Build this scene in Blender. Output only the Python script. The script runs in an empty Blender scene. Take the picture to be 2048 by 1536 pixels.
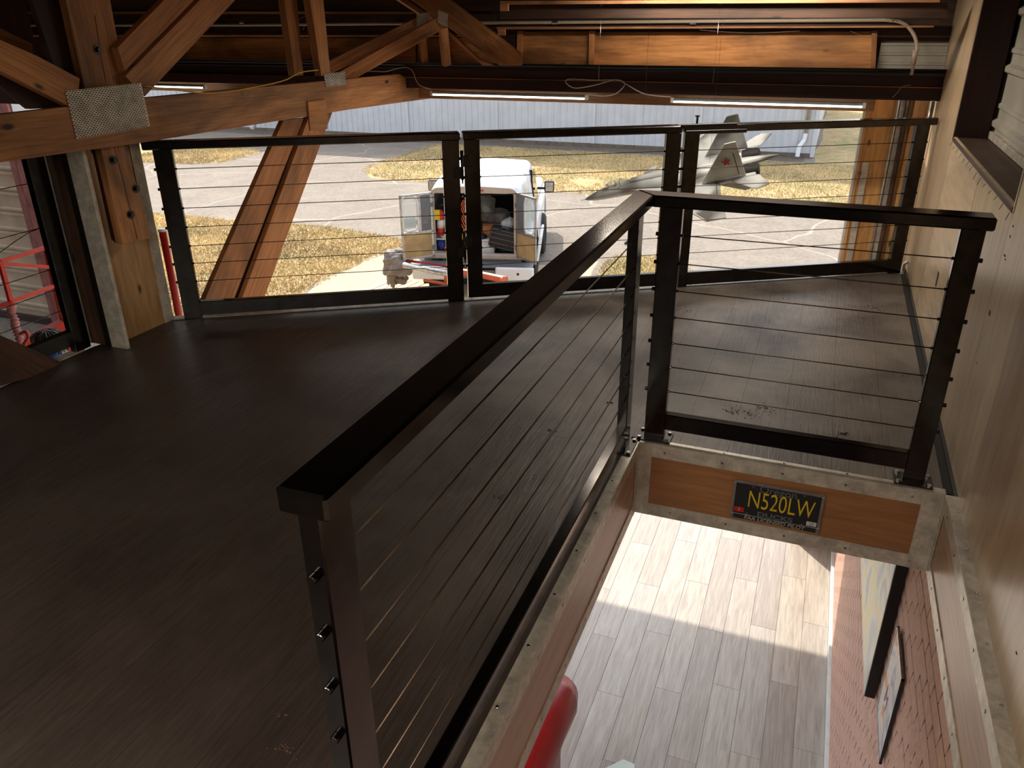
import bpy, bmesh, math, random
import numpy as np
from mathutils import Vector, Matrix, noise
random.seed(7); rng = np.random.default_rng(7)
S = bpy.context.scene
C = bpy.context.collection
PI = math.pi
G = -2.7                      # ground level outside and of the room below the loft

# ------------------------------------------------------------------ camera, light, exposure
CAMH = 1.485; FOC = 1577.37
def _rot(yaw, pitch, roll):
    cy, sy, cp, sp, cr, sr = math.cos(yaw), math.sin(yaw), math.cos(pitch), math.sin(pitch), math.cos(roll), math.sin(roll)
    fw = np.array([sy*cp, cy*cp, -sp]); rt = np.array([cy, -sy, 0.]); up = np.cross(rt, fw)
    return np.array([cr*rt+sr*up, -(-sr*rt+cr*up), fw])
RM = _rot(-0.372396, 0.434462, -0.0075071)
cam = bpy.data.cameras.new('camera'); co = bpy.data.objects.new('camera', cam); C.objects.link(co)
cam.sensor_width = 36; cam.lens = FOC*36/2048; cam.clip_start = .02; cam.clip_end = 400
co.matrix_world = Matrix(((RM[0][0], -RM[1][0], -RM[2][0], 0), (RM[0][1], -RM[1][1], -RM[2][1], 0), (RM[0][2], -RM[1][2], -RM[2][2], CAMH), (0, 0, 0, 1)))
S.camera = co
W = bpy.data.worlds.new('world'); S.world = W; W.use_nodes = True
bg = W.node_tree.nodes['Background']
sky = W.node_tree.nodes.new('ShaderNodeTexSky'); sky.sky_type = 'NISHITA'; sky.sun_disc = False
sky.sun_elevation = math.radians(53); sky.sun_rotation = math.radians(-35); sky.air_density = 1.3; sky.dust_density = 2
hs = W.node_tree.nodes.new('ShaderNodeHueSaturation'); hs.inputs['Saturation'].default_value = .42; W.node_tree.links.new(sky.outputs[0], hs.inputs['Color']); W.node_tree.links.new(hs.outputs[0], bg.inputs[0]); bg.inputs[1].default_value = .36
sun = bpy.data.lights.new('sun', 'SUN'); so = bpy.data.objects.new('sun', sun); C.objects.link(so)
sun.energy = 5.2; sun.angle = math.radians(.6); sun.color = (1, .93, .80)
so.rotation_euler = Vector((-.62, .70, 1)).to_track_quat('Z', 'Y').to_euler()   # shines from beyond the far hangar, a little from the left
# fill lamps added out of view to brighten the interior (housings are built below)
FILL_LIGHTS = [((-1.6, -.6, 1.72), 44), ((-.1, -.75, 1.72), 34), ((-4.6, 1.2, 1.70), 6), ((-.62, 4.72, 1.76), 26), ((-2.4, 1.4, -.36), 36), ((-2.2, 3.6, -.36), 32), ((-.3, .9, -.45), 18)]
for (x, y, z), e in FILL_LIGHTS:
    al = bpy.data.lights.new('fill_light', 'AREA'); al.shape = 'RECTANGLE'; al.size = 1.2; al.size_y = .12; al.energy = e; al.color = (1, .88, .73) if z > 0 else (.82, .9, 1); al.spread = PI
    ao = bpy.data.objects.new('fill_light', al); C.objects.link(ao); ao.location = (x, y, z-.035); ao.visible_glossy = True
S.view_settings.view_transform = 'Standard'; S.view_settings.look = 'None'
S.view_settings.exposure = .15; S.view_settings.gamma = 1; S.view_settings.use_curve_mapping = False
S.cycles.max_bounces = 10; S.cycles.diffuse_bounces = 6; S.cycles.glossy_bounces = 4; S.cycles.transparent_max_bounces = 12
S.cycles.sample_clamp_indirect = 6; S.cycles.caustics_reflective = False; S.cycles.caustics_refractive = False
S.cycles.use_denoising = True

# ------------------------------------------------------------------ measuring helpers: where a sight line meets a real plane
def ray(x, y): return RM.T @ np.array([(x-1024)/FOC, (y-768)/FOC, 1.])
def P(x, y, ax, v):
    d = ray(x, y); c = np.array([0, 0, CAMH]); i = 'xyz'.index(ax)
    return Vector(c + d*(v-c[i])/d[i])
A0 = Vector((-3.205, 3.112, 0)); FD = Vector((math.cos(math.radians(31.4)), math.sin(math.radians(31.4)), 0)); FN = Vector((FD.y, -FD.x, 0))
def yline(x): return A0.y + (x-A0.x)*FD.y/FD.x

# ------------------------------------------------------------------ materials
def lin(c):
    return tuple(((v/255)/12.92 if v/255 <= .04045 else ((v/255+.055)/1.055)**2.4) for v in c) + (1,)
class NB:
    def __init__(s, name):
        s.m = bpy.data.materials.new(name); s.m.use_nodes = True; s.t = s.m.node_tree; s.b = s.t.nodes['Principled BSDF']
    def n(s, typ, **kw):
        o = s.t.nodes.new(typ)
        for k, v in kw.items():
            if k.startswith('i_'): o.inputs[k[2:].replace('_', ' ')].default_value = v
            else: setattr(o, k, v)
        return o
    def l(s, a, b): s.t.links.new(a, b)
    def coord(s, scale=(1, 1, 1), world=False, rnd=True):
        if world: src = s.n('ShaderNodeNewGeometry').outputs['Position']
        else: src = s.n('ShaderNodeTexCoord').outputs['Object']
        if rnd and not world:
            oi = s.n('ShaderNodeObjectInfo'); mu = s.n('ShaderNodeVectorMath', operation='SCALE'); mu.inputs[0].default_value = (17, 9, 13)
            s.l(oi.outputs['Random'], mu.inputs['Scale']); ad = s.n('ShaderNodeVectorMath', operation='ADD')
            s.l(src, ad.inputs[0]); s.l(mu.outputs[0], ad.inputs[1]); src = ad.outputs[0]
        mp = s.n('ShaderNodeMapping'); mp.inputs['Scale'].default_value = scale; s.l(src, mp.inputs[0])
        return mp.outputs[0]
    def noise(s, vec, scale, detail=4, dist=0, rough=.55):
        o = s.n('ShaderNodeTexNoise'); o.inputs['Scale'].default_value = scale; o.inputs['Detail'].default_value = detail
        o.inputs['Distortion'].default_value = dist; o.inputs['Roughness'].default_value = rough; s.l(vec, o.inputs['Vector']); return o.outputs['Fac']
    def ramp(s, fac, stops):
        o = s.n('ShaderNodeValToRGB'); e = o.color_ramp.elements
        while len(e) < len(stops): e.new(.5)
        for k, (p, c) in enumerate(stops): e[k].position = p; e[k].color = c if len(c) == 4 else lin(c)
        s.l(fac, o.inputs[0]); return o.outputs[0]
    def mix(s, fac, a, b, mode='MIX'):
        o = s.n('ShaderNodeMix', data_type='RGBA', blend_type=mode)
        if isinstance(fac, float): o.inputs[0].default_value = fac
        else: s.l(fac, o.inputs[0])
        for v, i in ((a, 6), (b, 7)):
            if isinstance(v, tuple): o.inputs[i].default_value = v if len(v) == 4 else lin(v)
            else: s.l(v, o.inputs[i])
        return o.outputs[2]
    def bump(s, h, strength=.3, dist=.002):
        o = s.n('ShaderNodeBump'); o.inputs['Strength'].default_value = strength; o.inputs['Distance'].default_value = dist
        s.l(h, o.inputs['Height']); s.l(o.outputs[0], s.b.inputs['Normal'])
    def col(s, c):
        if isinstance(c, tuple): s.b.inputs['Base Color'].default_value = c if len(c) == 4 else lin(c)
        else: s.l(c, s.b.inputs['Base Color'])
    def set(s, rough=.6, metal=0, **kw):
        s.b.inputs['Roughness'].default_value = rough; s.b.inputs['Metallic'].default_value = metal
        for k, v in kw.items(): s.b.inputs[k.replace('_', ' ')].default_value = v
        return s.m
def plain(name, c, rough=.6, metal=0, var=.12, sc=8, **kw):
    m = NB(name); v = m.coord(); f = m.noise(v, sc, 4)
    dark = tuple(int(x*(1-var)) for x in c)
    m.col(m.ramp(f, [(.3, dark), (.7, c)])); m.bump(m.noise(v, sc*9, 3), .08, .001)
    return m.set(rough, metal, **kw)
def timber(name, ca, cb, rough=.62, knots=True, fine=1., varies=.18, bmp=.25):
    m = NB(name); v = m.coord((1, 14*fine, 14*fine)); v2 = m.coord((2.5, 70*fine, 70*fine)); v3 = m.coord((1.4, 3.2, 3.2))
    f = m.noise(v, 1.3, 7, 1.1); g = m.noise(v2, 1.6, 3)
    c = m.ramp(f, [(.28, ca), (.5, tuple((a+b)//2 for a, b in zip(ca, cb))), (.72, cb)])
    c = m.mix(.35, c, m.ramp(g, [(.3, tuple(int(x*.55) for x in ca)), (.6, cb)]))
    if knots:
        vo = m.n('ShaderNodeTexVoronoi'); vo.inputs['Scale'].default_value = 2.1; m.l(v3, vo.inputs['Vector'])
        k = m.ramp(vo.outputs['Distance'], [(.05, (1, 1, 1, 1)), (.11, (0, 0, 0, 1))])
        c = m.mix(k, c, tuple(int(x*.38) for x in ca))
    st = m.ramp(m.noise(v3, .9, 5, .6), [(.35, (int(255*(1-varies*2)),)*3), (.6, (255, 255, 255))])
    oi = m.n('ShaderNodeObjectInfo'); r = m.ramp(oi.outputs['Random'], [(0, (225, 222, 220)), (1, (255, 255, 255))])
    c = m.mix(1., c, st, 'MULTIPLY'); c = m.mix(1., c, r, 'MULTIPLY'); m.col(c); m.bump(g, bmp, .0015)
    return m.set(rough)
M = {}
M['timber'] = timber('rough_timber', (172, 104, 56), (236, 168, 106))
M['timber_bright'] = timber('lit_tone_brace_timber', (184, 112, 58), (226, 158, 98))  # brighter tone paints the outdoor light into the brace timber
M['timber_dark'] = timber('dark_stained_timber', (46, 19, 14), (78, 35, 24), varies=.1)
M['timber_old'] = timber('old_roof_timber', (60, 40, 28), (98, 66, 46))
M['lit_strip'] = timber('pale_lit_strip', (200, 130, 82), (240, 176, 122), knots=False)  # pale tone paints the light on the roof boards' edges
M['ply_orange'] = timber('orange_plywood', (204, 128, 66), (244, 172, 104), fine=.5, varies=.22)
M['ply_jamb'] = timber('bright_orange_plywood', (214, 150, 84), (242, 186, 118), fine=.4, varies=.08, bmp=.05)
M['ply'] = timber('birch_plywood', (210, 156, 98), (238, 192, 136), fine=.4, varies=.12, rough=.42, bmp=.08)
M['ply_wall'] = timber('varnished_wall_plywood', (216, 188, 152), (224, 198, 164), fine=.22, varies=.05, rough=.28, knots=False, bmp=.03)
M['ply_fascia'] = timber('smooth_fascia_plywood', (196, 156, 120), (208, 168, 132), fine=.5, varies=.03, rough=.35, knots=False, bmp=.03)
M['fascia_dark'] = timber('tan_fascia_plywood', (170, 118, 76), (186, 132, 88), fine=.5, varies=.04, rough=.4, knots=False, bmp=.03)
def metal(name, c, rough=.35, spangle=True, bmp=.1, mt=1):
    m = NB(name); v = m.coord(); f = m.noise(v, 18, 5, .5)
    cc = m.ramp(f, [(.3, tuple(int(x*.78) for x in c)), (.7, c)])
    if spangle:
        vo = m.n('ShaderNodeTexVoronoi'); vo.inputs['Scale'].default_value = 90; m.l(v, vo.inputs['Vector'])
        bw = m.n('ShaderNodeRGBToBW'); m.l(vo.outputs['Color'], bw.inputs[0]); cc = m.mix(.12, cc, bw.outputs[0], 'OVERLAY')
    m.col(cc); m.bump(m.noise(m.coord(), 5, 2), bmp, .01); return m.set(rough, mt)
M['galv'] = metal('galvanised_steel', (220, 212, 198), .4, mt=.3)
M['alu'] = metal('aluminium', (205, 205, 205), .38, False, .03)
M['chrome'] = metal('steel_screw', (215, 215, 215), .22, False, .02)
M['black'] = metal('black_gloss_coat', (78, 75, 74), .16, False, .015)
M['black_steel'] = plain('black_steel', (20, 18, 17), .35)
M['cable'] = metal('steel_cable', (120, 104, 92), .4, False, .02)
# dark loft boards: embossed grain, dust plus painted-in sheen, paler toward the right front
m = NB('dark_embossed_board'); v = m.coord((1, 9, 9)); g = m.noise(v, 9, 5, .8); g2 = m.noise(m.coord((2, 30, 30)), 4, 3)
dust_sheen = m.ramp(m.noise(m.coord(world=True), 2.1, 7, .5), [(.36, (.12, .12, .12, 1)), (.66, (.95, .95, .95, 1))])
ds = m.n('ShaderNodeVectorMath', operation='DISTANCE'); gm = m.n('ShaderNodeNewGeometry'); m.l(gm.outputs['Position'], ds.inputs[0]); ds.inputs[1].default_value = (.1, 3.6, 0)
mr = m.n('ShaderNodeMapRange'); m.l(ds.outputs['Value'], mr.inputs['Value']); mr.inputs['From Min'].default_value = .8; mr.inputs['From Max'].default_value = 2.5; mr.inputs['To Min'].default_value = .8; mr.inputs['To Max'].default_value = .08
mm = m.n('ShaderNodeMath', operation='MULTIPLY'); m.l(dust_sheen, mm.inputs[0]); m.l(mr.outputs[0], mm.inputs[1]); dust_sheen = mm.outputs[0]
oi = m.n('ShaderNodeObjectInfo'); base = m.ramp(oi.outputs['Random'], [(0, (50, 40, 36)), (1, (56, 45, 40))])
c = m.mix(m.ramp(g, [(.35, (0, 0, 0, 1)), (.65, (.75, .75, .75, 1))]), base, (38, 30, 27)); m.col(m.mix(dust_sheen, c, (138, 128, 118)))
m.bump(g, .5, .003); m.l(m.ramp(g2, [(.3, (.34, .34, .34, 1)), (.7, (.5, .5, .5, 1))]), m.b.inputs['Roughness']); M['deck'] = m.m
# pale grey vinyl planks below
m = NB('grey_vinyl_plank'); g = m.noise(m.coord((1, 10, 10)), 3.2, 7, .7); g2 = m.noise(m.coord((2.5, 60, 60)), 2, 3)
oi = m.n('ShaderNodeObjectInfo'); tone = m.ramp(oi.outputs['Random'], [(0, (150, 140, 132)), (.5, (182, 172, 160)), (1, (168, 163, 158))])
c = m.mix(m.ramp(g, [(.35, (0, 0, 0, 1)), (.68, (.8, .8, .8, 1))]), tone, (142, 132, 124)); c = m.mix(m.ramp(g2, [(.45, (0, 0, 0, 1)), (.7, (.4, .4, .4, 1))]), c, (198, 188, 172))
m.col(c); m.bump(g2, .1, .001); m.set(.34); M['vinyl'] = m.m
# faux brick
m = NB('pink_brown_brick'); oi = m.n('ShaderNodeObjectInfo'); n1 = m.noise(m.coord(), 30, 5)
c = m.mix(m.ramp(n1, [(.3, (0, 0, 0, 1)), (.7, (1, 1, 1, 1))]), m.ramp(oi.outputs['Random'], [(0, (184, 140, 122)), (.5, (200, 156, 138)), (1, (190, 144, 128))]), (210, 172, 154))
m.col(c); m.bump(n1, .3, .003); m.set(.7); M['brick'] = m.m
M['mortar'] = plain('dark_mortar', (78, 54, 46), .85)
# ground
def ground(name, a, b, c, sc=1.4, bmp=.5, cracks=False, green=0):
    m = NB(name); v = m.coord(world=True); f = m.noise(v, sc, 8, .3, .65); h = m.noise(v, 55, 3)
    cc = m.ramp(f, [(.32, a), (.5, b), (.68, c)]); cc = m.mix(.3, cc, m.ramp(h, [(.3, tuple(int(x*.6) for x in b)), (.7, c)]))
    sp = m.noise(v, 13, 4); cc = m.mix(.28, cc, m.ramp(sp, [(.38, tuple(int(x*.72) for x in b)), (.62, c)]))
    if green: cc = m.mix(m.ramp(m.noise(v, .8, 5, .5), [(.52, (0, 0, 0, 1)), (.66, (green, green, green, 1))]), cc, (112, 132, 74))
    if cracks:
        vo = m.n('ShaderNodeTexVoronoi', feature='DISTANCE_TO_EDGE'); vo.inputs['Scale'].default_value = .22
        dv = m.n('ShaderNodeVectorMath', operation='ADD'); ns = m.n('ShaderNodeTexNoise'); ns.inputs['Scale'].default_value = .5; m.l(v, ns.inputs['Vector'])
        m.l(v, dv.inputs[0]); m.l(ns.outputs['Color'], dv.inputs[1]); m.l(dv.outputs[0], vo.inputs['Vector'])
        cc = m.mix(m.ramp(vo.outputs['Distance'], [(.003, (.35, .35, .35, 1)), (.008, (0, 0, 0, 1))]), cc, (206, 192, 166))
    m.col(cc); m.bump(h, bmp, .02); return m.set(.92)
M['asphalt'] = ground('weathered_asphalt', (124, 113, 102), (136, 125, 113), (150, 138, 125), cracks=True)
M['concrete'] = ground('pale_apron', (178, 160, 134), (190, 172, 144), (202, 184, 156))
M['grass'] = ground('dry_grass', (158, 134, 84), (192, 164, 112), (216, 190, 140), 2.6, 1, green=.55)
M['grass_green'] = ground('greenish_dry_grass', (108, 122, 72), (158, 146, 88), (196, 168, 108), 2.2, 1)
M['blade'] = plain('straw_blades', (222, 196, 142), .9, 0, .3, .7)
M['dirt'] = ground('gravel_strip', (96, 84, 74), (116, 102, 90), (134, 120, 104), 4, 1)
M['siding'] = plain('white_painted_siding', (206, 208, 212), .5, 0, .05, 2)
M['siding_beige'] = plain('beige_roll_siding', (230, 210, 186), .5, 0, .12, 3)
M['siding_grey'] = plain('bare_galvanised_siding', (196, 190, 176), .45, .3, .15, 4)
M['pink'] = plain('faded_pink_trim', (196, 124, 120), .6, 0, .3, 6)
M['red'] = plain('red_paint', (196, 40, 26), .4, 0, .12)
M['orange'] = plain('orange_paint', (206, 92, 52), .5)
M['white'] = plain('white_gloss_paint', (232, 234, 236), .22, 0, .03)
M['white_matt'] = plain('white_plastic', (222, 222, 218), .5, 0, .08)
M['offwhite'] = plain('off_white_enamel', (196, 178, 160), .4, 0, .08)
M['tan_panel'] = plain('tan_door_panel', (196, 164, 112), .5, 0, .18, 5)
M['rubber'] = plain('tyre_rubber', (34, 34, 35), .8)
M['dark'] = plain('dark_interior', (24, 25, 27), .7)
M['grey'] = plain('grey_plastic', (110, 112, 116), .5)
M['yellow'] = plain('yellow_fabric', (232, 198, 30), .6)
M['blue'] = plain('blue_fabric', (36, 66, 150), .6)
M['card'] = plain('brown_cardboard', (196, 126, 84), .8)
M['leather'] = plain('red_leather', (150, 22, 22), .3, 0, .15, 5)
M['bag'] = plain('black_nylon', (26, 26, 28), .55, 0, .3, 14)
M['cloth'] = plain('grey_cloth', (150, 142, 138), .9, 0, .25, 6)
M['plastic_bag'] = plain('cloudy_plastic_sheet', (150, 152, 150), .3, 0, .3, 5, Alpha=.55)
M['skin'] = plain('skin', (204, 150, 120), .5, 0, .06)
M['hair'] = plain('dark_hair', (38, 32, 30), .5, 0, .3, 30)
M['white_wire'] = plain('white_wire', (206, 186, 172), .5)
M['yellow_wire'] = plain('yellow_wire', (216, 176, 60), .5)
M['wax'] = plain('greenish_white_top', (206, 216, 206), .3)
m = NB('window_glass'); m.col((170, 190, 190)); m.set(.05); m.b.inputs['Transmission Weight'].default_value = .0; m.b.inputs['Alpha'].default_value = .22; M['glass'] = m.m
m = NB('tinted_glass'); m.col((26, 32, 38)); m.set(.04); M['glass_dark'] = m.m
m = NB('led_diffuser'); m.col((255, 255, 250)); m.set(.5); m.b.inputs['Emission Color'].default_value = (1, 1, .86, 1); m.b.inputs['Emission Strength'].default_value = 5; M['led'] = m.m
m = NB('wood_deck_board'); g = m.noise(m.coord((1, 12, 12)), 3, 5, .6); m.col(m.ramp(g, [(.3, (190, 160, 122)), (.7, (220, 192, 150))])); m.set(.7); M['deck_tan'] = m.m
# jet camouflage
m = NB('grey_camouflage_paint'); f = m.noise(m.coord(rnd=False, world=False), 4.2, 1.5, .2)
m.col(m.ramp(f, [(.40, (104, 104, 104)), (.46, (132, 133, 132)), (.54, (184, 188, 190)), (.60, (196, 200, 202))])); M['camo'] = m.set(.32)
m = NB('pale_fin_paint'); f = m.noise(m.coord(rnd=False), 4, 1); m.col(m.ramp(f, [(.4, (216, 214, 204)), (.6, (186, 184, 176))])); M['fin'] = m.set(.32)

# ------------------------------------------------------------------ mesh helpers
WM = {}
def tagit(o, label=None, cat=None, group=None, kind=None):
    if label: o['label'] = label
    if cat: o['category'] = cat
    if group: o['group'] = group
    if kind: o['kind'] = kind
    return o
def thing(name, label, cat, loc=(0, 0, 0), rotz=0, group=None, kind=None, mat=None):
    o = bpy.data.objects.new(name, None); C.objects.link(o); o.empty_display_size = .05
    m_ = mat if mat is not None else Matrix.Translation(Vector(loc)) @ Matrix.Rotation(rotz, 4, 'Z')
    o.matrix_world = m_; WM[o] = m_.copy()
    return tagit(o, label, cat, group, kind)
def place(o, parent, mw):
    WM[o] = mw.copy()
    if parent is not None:
        o.parent = parent; o.matrix_basis = WM[parent].inverted() @ mw
    else: o.matrix_world = mw
def obj(name, verts, faces, mat, parent=None, mw=None, smooth=False, bevel=0, seg=1):
    me = bpy.data.meshes.new(name); me.from_pydata([tuple(v) for v in verts], [], faces); me.materials.append(M[mat] if isinstance(mat, str) else mat)
    bm = bmesh.new(); bm.from_mesh(me); bmesh.ops.recalc_face_normals(bm, faces=bm.faces)
    if bevel:
        bmesh.ops.bevel(bm, geom=list(bm.edges), offset=bevel, segments=seg, affect='EDGES', profile=.5)
    bm.to_mesh(me); bm.free()
    if smooth: me.polygons.foreach_set('use_smooth', [True]*len(me.polygons))
    o = bpy.data.objects.new(name, me); C.objects.link(o); place(o, parent, mw if mw is not None else Matrix.Identity(4)); return o
BF = [(0, 1, 2, 3), (7, 6, 5, 4), (0, 4, 5, 1), (1, 5, 6, 2), (2, 6, 7, 3), (3, 7, 4, 0)]
def frame(o_, x, z):
    x = Vector(x).normalized(); z = Vector(z); z = (z - x*z.dot(x)).normalized(); y = z.cross(x)
    return Matrix(((x.x, y.x, z.x, o_[0]), (x.y, y.y, z.y, o_[1]), (x.z, y.z, z.z, o_[2]), (0, 0, 0, 1)))
def box(name, a, b, mat, parent=None, base=None, bevel=.002, kind=None):
    """box between corners a and b (in the frame base), its own X along the longest side so that the grain follows it"""
    a = Vector(a); b = Vector(b); lo = Vector(map(min, a, b)); hi = Vector(map(max, a, b)); d = hi-lo; k = max(range(3), key=lambda i: d[i])
    X = Vector([float(i == k) for i in range(3)]); Z = Vector([float(i == (k+2) % 3) for i in range(3)])
    L = frame((lo+hi)/2, X, Z); h = Vector((d[k], d[(k+1) % 3], d[(k+2) % 3]))/2
    vs = [(-h.x, -h.y, -h.z), (h.x, -h.y, -h.z), (h.x, h.y, -h.z), (-h.x, h.y, -h.z), (-h.x, -h.y, h.z), (h.x, -h.y, h.z), (h.x, h.y, h.z), (-h.x, h.y, h.z)]
    bv = min(bevel, min(h)*.6)
    o = obj(name, vs, BF, mat, parent, (base if base is not None else Matrix.Identity(4)) @ L, bevel=bv)
    if kind: o['kind'] = kind
    return o
def prism(name, pts, n, th, mat, parent=None, bevel=.0015, smooth=False, along=None):
    """flat polygon pts (world points of the seen face) given the thickness th along n"""
    pts = [Vector(p) for p in pts]; n = Vector(n).normalized(); c = sum(pts, Vector())/len(pts)
    if along is None:
        k = max(range(len(pts)), key=lambda i: (pts[(i+1) % len(pts)]-pts[i]).length); along = pts[(k+1) % len(pts)]-pts[k]
    F = frame(c, along, n); Fi = F.inverted(); lp = [Fi @ p for p in pts]; N = len(pts)
    vs = lp + [p+Vector((0, 0, th)) for p in lp]; fs = [tuple(range(N)), tuple(range(2*N-1, N-1, -1))]+[(i, i+N, (i+1) % N+N, (i+1) % N) for i in range(N)]
    return obj(name, vs, fs, mat, parent, F, bevel=bevel, smooth=smooth)
def pprism(name, px, ax, v, th, mat, parent=None, **kw):
    """the same, its seen face measured on the plane ax = v; the thickness goes away from the viewer"""
    n = {'x': Vector((-1 if v < 0 else 1, 0, 0)), 'y': Vector((0, 1, 0)), 'z': Vector((0, 0, -1))}[ax]
    return prism(name, [P(x, y, ax, v) for x, y in px], n, th, mat, parent, **kw)
def tube(name, pts, r, mat, parent=None, mw=None, n=8, caps=True, smooth=True):
    pts = [Vector(p) for p in pts]; vs = []; fs = []; up = None
    rs = r if isinstance(r, (list, tuple)) else [r]*len(pts)
    for i, p in enumerate(pts):
        d = (pts[min(i+1, len(pts)-1)]-pts[max(i-1, 0)]).normalized()
        if up is None: up = d.orthogonal().normalized()
        up = (up-d*up.dot(d)).normalized(); s = d.cross(up)
        for k in range(n):
            a = 2*PI*k/n; vs.append(p+(up*math.cos(a)+s*math.sin(a))*rs[i])
    for i in range(len(pts)-1):
        for k in range(n): fs.append((i*n+k, i*n+(k+1) % n, (i+1)*n+(k+1) % n, (i+1)*n+k))
    if caps: fs += [tuple(range(n)), tuple(range(len(pts)*n-1, (len(pts)-1)*n-1, -1))]
    return obj(name, vs, fs, mat, parent, mw, smooth=smooth)
def spline(pts, n=8):
    pts = [Vector(p) for p in pts]; q = [pts[0]]+pts+[pts[-1]]; out = []
    for i in range(1, len(q)-2):
        for k in range(n):
            t = k/n; a, b, c, d = q[i-1:i+3]
            out.append(.5*((2*b)+(c-a)*t+(2*a-5*b+4*c-d)*t*t+(3*b-a-3*c+d)*t**3))
    return out+[pts[-1]]
def disc(name, c, n, r, th, mat, parent=None, k=16, bevel=0):
    F = frame(c, Vector(n).orthogonal(), n); vs = [(r*math.cos(2*PI*i/k), r*math.sin(2*PI*i/k), z) for z in (0, th) for i in range(k)]
    fs = [tuple(range(k)), tuple(range(2*k-1, k-1, -1))]+[(i, (i+1) % k, (i+1) % k+k, i+k) for i in range(k)]
    return obj(name, vs, fs, mat, parent, F, bevel=bevel)
def dupmesh(o, name, parent, mw):
    c = bpy.data.objects.new(name, o.data); C.objects.link(c); place(c, parent, mw); return c
def soft(name, c, size, mat, parent=None, amp=.25, freq=3, seed=0, mw=None, sub=3, box_=0.0):
    """crumpled soft body"""
    bm = bmesh.new(); bmesh.ops.create_icosphere(bm, subdivisions=sub, radius=1)
    for v in bm.verts:
        p = v.co.copy()
        if box_:
            mx = max(abs(p.x), abs(p.y), abs(p.z)); p = p.lerp(p/mx*.9, box_)
        p *= 1+amp*noise.noise(p*freq+Vector((seed*7.3, seed*1.7, seed*3.1))); v.co = Vector((p.x*size[0], p.y*size[1], p.z*size[2]))
    me = bpy.data.meshes.new(name); bm.to_mesh(me); bm.free(); me.materials.append(M[mat]); me.polygons.foreach_set('use_smooth', [True]*len(me.polygons))
    o = bpy.data.objects.new(name, me); C.objects.link(o); place(o, parent, (mw if mw is not None else Matrix.Identity(4)) @ Matrix.Translation(Vector(c))); return o
def text(name, s, size, mat, parent, mw, ext=.0006, sx=1, bold=0, shear=0):
    cu = bpy.data.curves.new(name, 'FONT'); cu.body = s; cu.size = size; cu.extrude = ext; cu.align_x = 'CENTER'; cu.align_y = 'CENTER'; cu.offset = bold; cu.shear = shear
    cu.materials.append(M[mat]); t_o = bpy.data.objects.new('lettering_source', cu); C.objects.link(t_o); bpy.context.view_layer.update()
    me = bpy.data.meshes.new_from_object(t_o.evaluated_get(bpy.context.evaluated_depsgraph_get())); bpy.data.objects.remove(t_o); o = bpy.data.objects.new(name, me); C.objects.link(o); place(o, parent, mw @ Matrix.Diagonal((sx, 1, 1, 1))); return o
I4 = Matrix.Identity(4)
XV, YV, ZV = Vector((1, 0, 0)), Vector((0, 1, 0)), Vector((0, 0, 1))

# =================================================================== STRUCTURE
XO0, XO1, YO = -.512, .548, 2.652      # stair opening: left, right, far edge
XW = .585                              # face of the right wall
fl = thing('floor', 'dark brown embossed plank floor of the loft around the stair opening', None, (0, 0, 0), kind='structure')
def poly_clip(poly, x0, x1, y0, y1):
    def clip(ps, f, inter):
        out = []
        for i in range(len(ps)):
            a, b = ps[i], ps[(i+1) % len(ps)]
            if f(a): out.append(a)
            if f(a) != f(b): out.append(inter(a, b))
        return out
    def ix(v): return lambda a, b: (v, a[1]+(b[1]-a[1])*(v-a[0])/(b[0]-a[0]))
    def iy(v): return lambda a, b: (a[0]+(b[0]-a[0])*(v-a[1])/(b[1]-a[1]), v)
    ps = poly
    for f, it in ((lambda p: p[0] >= x0, ix(x0)), (lambda p: p[0] <= x1, ix(x1)), (lambda p: p[1] >= y0, iy(y0)), (lambda p: p[1] <= y1, iy(y1))):
        if len(ps) < 3: return []
        ps = clip(ps, f, it)
    return ps
polyL = [(-3.30, -2.), (XO0-.037, -2.), (XO0-.037, yline(XO0-.037)), (-3.22, yline(-3.22)), (-3.30, 2.66)]
polyR = [(XO0-.037, YO+.038), (.572, YO+.038), (.572, yline(.572)), (XO0-.037, yline(XO0-.037))]
PW, PL = .182, 2.44
for poly, off in ((polyL, 0), (polyR, 0)):
    for i in range(-20, 6):
        x0 = XO0-.037+i*PW; st = (i*.47) % 1*PL
        for j in range(-3, 7):
            ps = poly_clip(poly, x0+.0004, x0+PW-.0004, j*PL+st+.0004, (j+1)*PL+st-.0004)
            if len(ps) >= 3:
                a = sum((ps[k][0]*ps[(k+1) % len(ps)][1]-ps[(k+1) % len(ps)][0]*ps[k][1]) for k in range(len(ps)))/2
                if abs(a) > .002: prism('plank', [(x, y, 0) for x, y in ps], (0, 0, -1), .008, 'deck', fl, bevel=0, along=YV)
def slab(name, poly, z0, z1, mat, parent=None):
    N = len(poly); vs = [(x, y, z0) for x, y in poly]+[(x, y, z1) for x, y in poly]
    return obj(name, vs, [tuple(range(N)), tuple(range(2*N-1, N-1, -1))]+[(i, (i+1) % N, (i+1) % N+N, i+N) for i in range(N)], mat, parent)
slab('subfloor', [(-3.30, -2.), (XO0-.03, -2.), (XO0-.03, yline(XO0)), (-3.205, yline(-3.205)), (-3.30, 3.06)], -.30, -.008, 'dark', fl)
slab('subfloor', [(XO0-.03, YO+.03), (XW, YO+.03), (XW, yline(XW)), (XO0-.03, yline(XO0))], -.30, -.008, 'dark', fl)
slab('subfloor', [(XO1+.022, -2.), (XW, -2.), (XW, YO+.03), (XO1+.022, YO+.03)], -.30, -.008, 'black_steel', fl)
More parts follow.
